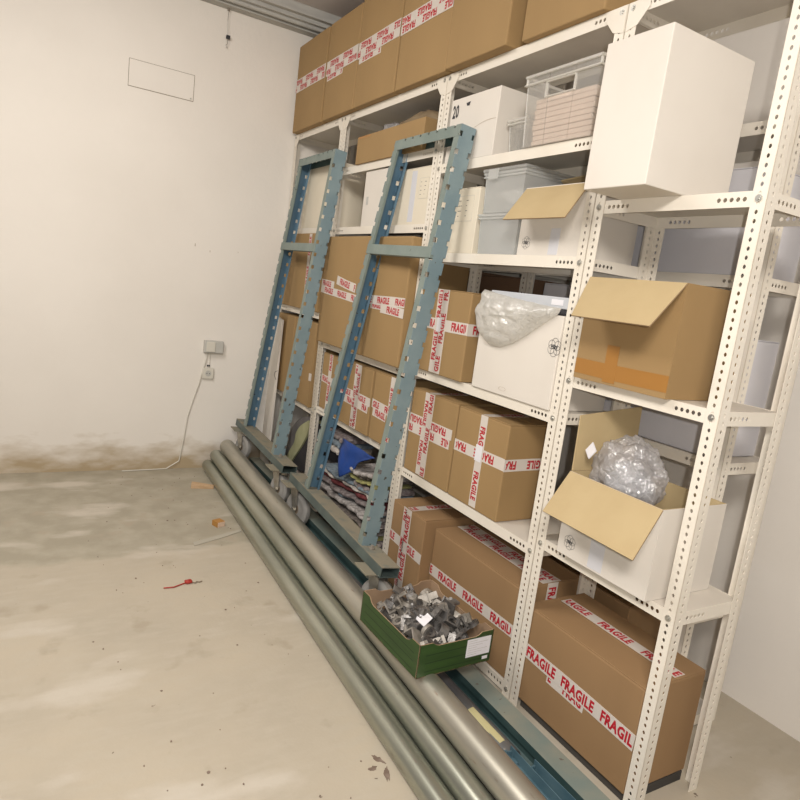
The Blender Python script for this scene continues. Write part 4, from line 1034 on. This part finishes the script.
# delivery label on the near end, folded over the rim
b = MB(); b.box(0.045, 0.155, -hy - 0.0016, -hy - 0.0004, 0.036, 0.106)
for k in range(7): 
    zz = 0.098 - k * 0.009; b.add([(0.052, -hy - 0.0020, zz), (0.052 + 0.04 + 0.05 * ((k * 5) % 3) / 2, -hy - 0.0020, zz), (0.052 + 0.04 + 0.05 * ((k * 5) % 3) / 2, -hy - 0.0020, zz + 0.0014), (0.052, -hy - 0.0020, zz + 0.0014)], [(0, 1, 2, 3)], 1)
b.build('delivery_label', [M['paper'], M['grey_pl']], g)
b = MB(); b.box(0.125, 0.15, -hy - 0.0014, -hy - 0.0004, 0.014, 0.026); b.build('small_sticker', M['paper'], g)

# clamps
def clamp_a():       # half-round pipe clamp with a bolted tail and hook
    mb = MB(); n = 12; w = 0.012
    for i in range(n):
        a0 = -0.25 * PI + 1.35 * PI * i / n; a1 = -0.25 * PI + 1.35 * PI * (i + 1) / n; r0, r1 = 0.021, 0.028
        q = [(rr * math.cos(a), rr * math.sin(a)) for a, rr in ((a0, r0), (a1, r0), (a1, r1), (a0, r1))]
        mb.prism([(x, y, -w) for x, y in q], (0, 0, 2 * w))
    mb.box(0.018, 0.050, -0.026, -0.018, -w, w); mb.cyl((0.038, -0.034, 0), (0.038, 0.004, 0), 0.005, 8); mb.cyl((0.038, -0.040, 0), (0.038, -0.033, 0), 0.009, 6)
    mb.box(-0.052, -0.024, -0.008, 0.003, -w * 0.8, w * 0.8); mb.box(-0.056, -0.048, -0.008, 0.020, -w * 0.8, w * 0.8)
    return mb
def clamp_b():       # hooked bracket plate with an eye
    mb = MB()
    mb.box(-0.045, 0.020, -0.007, 0.007, -0.004, 0.004); mb.box(0.012, 0.020, -0.007, 0.007, 0.0, 0.036); mb.box(-0.045, -0.037, -0.010, 0.010, 0, 0.022)
    mb.tube((0.036, 0, -0.005), (0.036, 0, 0.005), 0.019, 0.010, 16); mb.cyl((-0.015, 0, -0.008), (-0.015, 0, 0.016), 0.006, 6)
    return mb
def clamp_c():       # square saddle with two ears
    mb = MB(); mb.box(-0.024, 0.024, -0.018, 0.018, 0, 0.005); mb.box(-0.024, -0.019, -0.018, 0.018, 0.005, 0.034); mb.box(0.019, 0.024, -0.018, 0.018, 0.005, 0.034)
    mb.box(-0.048, -0.024, -0.010, 0.010, 0.027, 0.034); mb.box(0.024, 0.048, -0.010, 0.010, 0.027, 0.034); mb.tube((-0.038, 0, 0.034), (-0.038, 0, 0.040), 0.009, 0.004, 10)
    return mb
protos = []
for fn, nm in ((clamp_a, 'round pipe clamp'), (clamp_b, 'hooked bracket with an eye'), (clamp_c, 'square saddle clamp')):
    for mt_ in ('alloy', 'alloy2'): protos.append((fn().mesh('metal_clamp', [M[mt_]], 40), nm, mt_))
rc = random.Random(11)
for i in range(66):
    mi = rc.choice([0, 0, 0, 2, 2, 4, 4, 1, 3, 5]); me, nm, mt_ = protos[mi]
    o = bpy.data.objects.new('metal_clamp', me); COL.objects.link(o)
    layer = i // 22
    px = gx + (-1 + 2 * ((i * 0.618) % 1)) * (hx - 0.04); py = gy + (-1 + 2 * ((i % 22) + 0.5) / 22) * (hy - 0.045)
    o.location = (px, py, gz + 0.036 + layer * 0.026 + (0.016 * (1 - ((px - gx) / hx) ** 2) if layer == 2 else 0))
    o.rotation_euler = (rc.uniform(-0.9, 0.9) + (PI / 2 if rc.random() < .35 else 0), rc.uniform(-0.7, 0.7), rc.uniform(0, 2 * PI))
    s_ = rc.uniform(1.15, 1.5); o.scale = (s_, s_, s_)
    rm_ = o.rotation_euler.to_matrix(); vv = [rm_ @ (v.co * s_) for v in me.vertices]
    lo = [min(v[k] for v in vv) for k in range(3)]; hi = [max(v[k] for v in vv) for k in range(3)]
    x_, y_, z_ = o.location
    x_ = min(max(x_, gx - hx + 0.013 - lo[0]), gx + hx - 0.013 - hi[0]); y_ = min(max(y_, gy - hy + 0.013 - lo[1]), gy + hy - 0.013 - hi[1])
    z_ = max(z_, gz + 0.005 - lo[2]); o.location = (x_, y_, z_)
    shade = 'dull grey' if mt_ == 'alloy' else 'pale'
    tag(o, f'{shade} cast metal {nm} heaped in the green carton', 'clamp', f'{shade} {nm}s in the green carton')
b = MB(); b.add([(-0.028, -0.022, 0), (0.022, -0.026, 0.004), (0.030, 0.012, 0), (0.012, 0.026, -0.004), (-0.024, 0.020, 0.002)], [(0, 1, 2, 3, 4)]); o = b.build('paper_scrap', M['paper']); md = o.modifiers.new('thickness', 'SOLIDIFY'); md.thickness = 0.0012
o.location = (1.290, 1.78, gz + 0.134); o.rotation_euler = (0.3, -0.35, 0.4); tag(o, 'torn white paper scrap lying on the clamps', 'paper')

# ------------------------------------------------------------------ back wall fittings
YW = 4.6995
r = root('junction_box', (1.175, YW, 0.925), 'white double switch box on the back wall above the socket', 'junction box')
b = MB(); b.box(-0.068, 0.068, -0.042, 0, -0.044, 0.044); b.build('housing', M['grey_pl'], r, bevel=0.004)
b = MB(); b.box(-0.055, 0.008, -0.050, -0.0425, -0.036, 0.038); b.build('switch_plate', M['white'], r, bevel=0.003)
r = root('wall_socket', (1.152, YW, 0.725), 'white round-hole power socket low on the back wall', 'socket')
b = MB(); b.box(-0.040, 0.040, -0.020, 0, -0.040, 0.040); b.build('plate', M['white'], r, bevel=0.004)
b = MB(); b.cyl((0, -0.0215, 0), (0, -0.0202, 0), 0.021, 24); b.build('socket_recess', M['grey_pl'], r)
b = MB()
for s in (-1, 1): b.cyl((s * 0.0095, -0.0225, 0), (s * 0.0095, -0.0217, 0), 0.0035, 10)
b.build('pin_hole', M['dark'], r)
b = MB(); b.cyl((1.158, 4.694, 0.766), (1.16, 4.694, 0.881), 0.003, 8); o = b.build('cable_stub', M['white']); tag(o, 'short thin conduit joining the switch box and the socket', 'conduit')
b = MB(); b.cyl((1.142, 4.692, 0.782), (1.152, 4.692, 0.782), 0.006, 8); b.box(1.156, 1.163, 4.689, 4.699, 0.776, 0.788); o = b.build('cable_clip', M['dark']); tag(o, 'dark cable clip just above the power socket', 'clip')
b = MB(); pts = [(1.143, 4.690, 0.880), (1.135, 4.688, 0.84), (1.115, 4.686, 0.75), (1.092, 4.688, 0.64), (1.062, 4.690, 0.53), (1.03, 4.690, 0.40), (1.012, 4.690, 0.22), (0.99, 4.689, 0.06), (0.90, 4.680, 0.006), (0.6, 4.66, 0.005)]
b.path(pts, 0.004, 8); o = b.build('power_cable', M['white'], None, smooth=60); tag(o, 'thin white cable hanging from the switch box to the floor', 'cable')
r = root('ceiling_hook_wire', (1.105, 4.675, 3.17), 'thin wire with a small hook hanging below the ceiling beam', 'wire')
b = MB(); b.path([(0, 0, 0), (-0.002, 0, -0.06), (0.004, 0, -0.15)], 0.0018, 6); b.build('wire', M['bolt'], r)
b = MB(); b.box(-0.004, 0.022, -0.006, 0.006, -0.172, -0.15); b.build('clasp', M['dark'], r)
b = MB(); b.path([(0.006, 0, -0.172), (0.006, 0, -0.205), (-0.004, 0, -0.215), (0.0, 0, -0.225), (0.012, 0, -0.222)], 0.0022, 6); b.build('hook', M['bolt'], r)
b = MB(); b.cyl((0, 0, 0.0), (0, 0, 0.022), 0.008, 8); b.build('anchor', M['rust'], r)
r = root('wall_cover_plate', (0.72, YW, 2.63), 'flat wall-coloured cover plate high on the back wall at the left edge', 'cover')
b = MB(); b.box(-0.20, 0.20, -0.004, 0, -0.07, 0.09); b.build('plate', M['wall'], r, bevel=0.001)
b = MB(); b.box(-0.203, 0.203, -0.0012, 0.0, -0.073, 0.093); b.build('shadow_gap', M['hub'], r)
b = MB(); b.cyl((0.185, -0.0055, -0.058), (0.185, -0.004, -0.058), 0.006, 10); b.build('screw', M['bolt'], r)
for (x, z_, s_, lab) in ((1.0, 1.63, 0.008, 'small grey chip in the plaster at the left edge of the back wall'), (1.105, 1.60, 0.006, 'thin short scratch in the plaster, left of the other scratch'), (1.304, 1.62, 0.004, 'thin short scratch in the plaster, nearest the blue frame')):
    b = MB(); b.prism([(x - s_ * .4, 4.6992, z_ - s_), (x + s_ * .5, 4.6992, z_ - s_ * 1.4), (x + s_ * .3, 4.6992, z_ + s_ * 1.6), (x - s_ * .3, 4.6992, z_ + s_)], (0, 0.0006, 0)); o = b.build('plaster_mark', M['stain']); tag(o, lab, 'mark')

# ------------------------------------------------------------------ odds and ends on the floor
r = root('wood_offcut', (1.058, 4.24, 0), 'pale wooden wedge lying beside the far end of the outermost pipe', 'wood', -0.35)
b = MB(); b.add([(-0.085, -0.03, 0), (0.10, -0.006, 0), (0.10, 0.02, 0), (-0.085, 0.03, 0), (-0.085, -0.03, 0.045), (0.10, -0.006, 0.03), (0.10, 0.02, 0.03), (-0.085, 0.03, 0.045)], [(3, 2, 1, 0), (4, 5, 6, 7), (0, 1, 5, 4), (1, 2, 6, 5), (2, 3, 7, 6), (3, 0, 4, 7)]); b.build('wedge', M['wood'], r, bevel=0.002)
r.scale = (0.8, 0.8, 0.8)
r = root('wood_cube', (1.005, 3.57, 0), 'small orange-brown wood block with a pale sawn end', 'wood', 0.35)
b = MB(); b.box(-0.032, 0.032, -0.035, 0.035, 0, 0.04); b.build('block', M['wood2'], r, bevel=0.001)
b = MB(); b.box(-0.030, 0.030, -0.0362, -0.0352, 0.001, 0.039); b.build('sawn_end', M['woodend'], r)
r.scale = (0.8, 0.8, 0.8)
r = root('rubbish_strip', (0.96, 3.40, 0.0), 'grey flattened strip of rubbish across the floor near the small wood block', 'strip', 0.42)
b = MB(); pts = [(-0.17, -0.02), (0.02, -0.022), (0.16, -0.012), (0.17, 0.012), (0.0, 0.018), (-0.15, 0.02)]
b.prism([(x, y, 0.0008) for x, y in pts], (0, 0, 0.003)); b.build('strip', M['grey_dust'] if 'grey_dust' in M else mat('grey_dust', (0.42, 0.39, 0.32), 0.9), r)
r = root('red_tie', (0.715, 2.90, 0.0), 'small red plastic cap with a twisted grey wire at the left edge of the floor', 'cap', 0.1)
lump('cap', (0.715, 2.90, 0.012), (0.026, 0.018, 0.012), 'redp', None, None, 3, 0.3, 3, parent=r, sub=3)
b = MB(); b.path([(0.02, -0.005, 0.006), (0.04, -0.022, 0.006), (0.05, -0.006, 0.006), (0.065, -0.018, 0.006), (0.085, -0.012, 0.006)], 0.0035, 6); b.build('wire', M['hub'], r)
b = MB(); b.path([(-0.02, 0.0, 0.006), (-0.10, -0.03, 0.006), (-0.16, -0.02, 0.006)], 0.004, 6); b.build('red_cord', M['redp'], r)
r.scale = (0.75, 0.75, 0.75); r.location.x = 0.695
M['dirt'] = mat('dried_dirt', (0.17, 0.12, 0.09), 0.95, c2=(0.25, 0.19, 0.15), scale=30)
def blot(cx, cy, outline, label, rz=0.0):
    r = root('dirt_patch', (cx, cy, 0.0), label, 'stain', rz)
    mb = MB(); mb.prism([(x, y, 0.0005) for x, y in outline], (0, 0, 0.0015)); mb.build('crust', M['dirt'], r); return r
def rag(seed, n, sx, sy):
    rr = random.Random(seed); return [((sx * (0.45 + 0.55 * rr.random())) * math.cos(2 * PI * i / n), (sy * (0.45 + 0.55 * rr.random())) * math.sin(2 * PI * i / n)) for i in range(n)]
blot(0.985, 1.515, rag(1, 14, 0.022, 0.012), 'dark dried blot left of the forked stain near the bottom of the floor')
blot(1.020, 1.545, rag(2, 16, 0.012, 0.034), 'forked brown stain on the floor beside the outermost pipe', 0.5)
blot(1.018, 1.480, rag(4, 16, 0.013, 0.040), 'long lower arm of the forked brown stain', -0.35)
# loose grit: too many and too small to count
b = MB(); rg = random.Random(5)
for i in range(80):
    x = rg.uniform(0.25, 1.1); y = rg.uniform(1.1, 4.6)
    if x > line(1.182, 1.050, y) - 0.055: continue
    s_ = rg.uniform(0.0012, 0.0036) * (1.6 if rg.random() < .15 else 1)
    k = 5; pts = [(x + s_ * (0.6 + .7 * rg.random()) * math.cos(2 * PI * j / k), y + s_ * (0.6 + .9 * rg.random()) * math.sin(2 * PI * j / k), 0.0004) for j in range(k)]
    b.prism(pts, (0, 0, 0.0015 + s_ * 0.25))
o = b.build('floor_grit', M['dirt']); tag(o, 'dark specks of grit scattered over the pale concrete floor', 'grit', kind='stuff')
b = MB()
for i in range(90):
    y = rg.uniform(1.0, 1.62); x = rg.uniform(1.575, 1.635); s_ = rg.uniform(0.002, 0.007)
    b.prism([(x + s_ * math.cos(2 * PI * j / 5), y + s_ * math.sin(2 * PI * j / 5), 0.0004) for j in range(5)], (0, 0, s_ * 0.8))
o = b.build('rubble', M['grey_pl']); tag(o, 'grey crumbs and dust between the floor rail and the near shelving', 'rubble', kind='stuff')
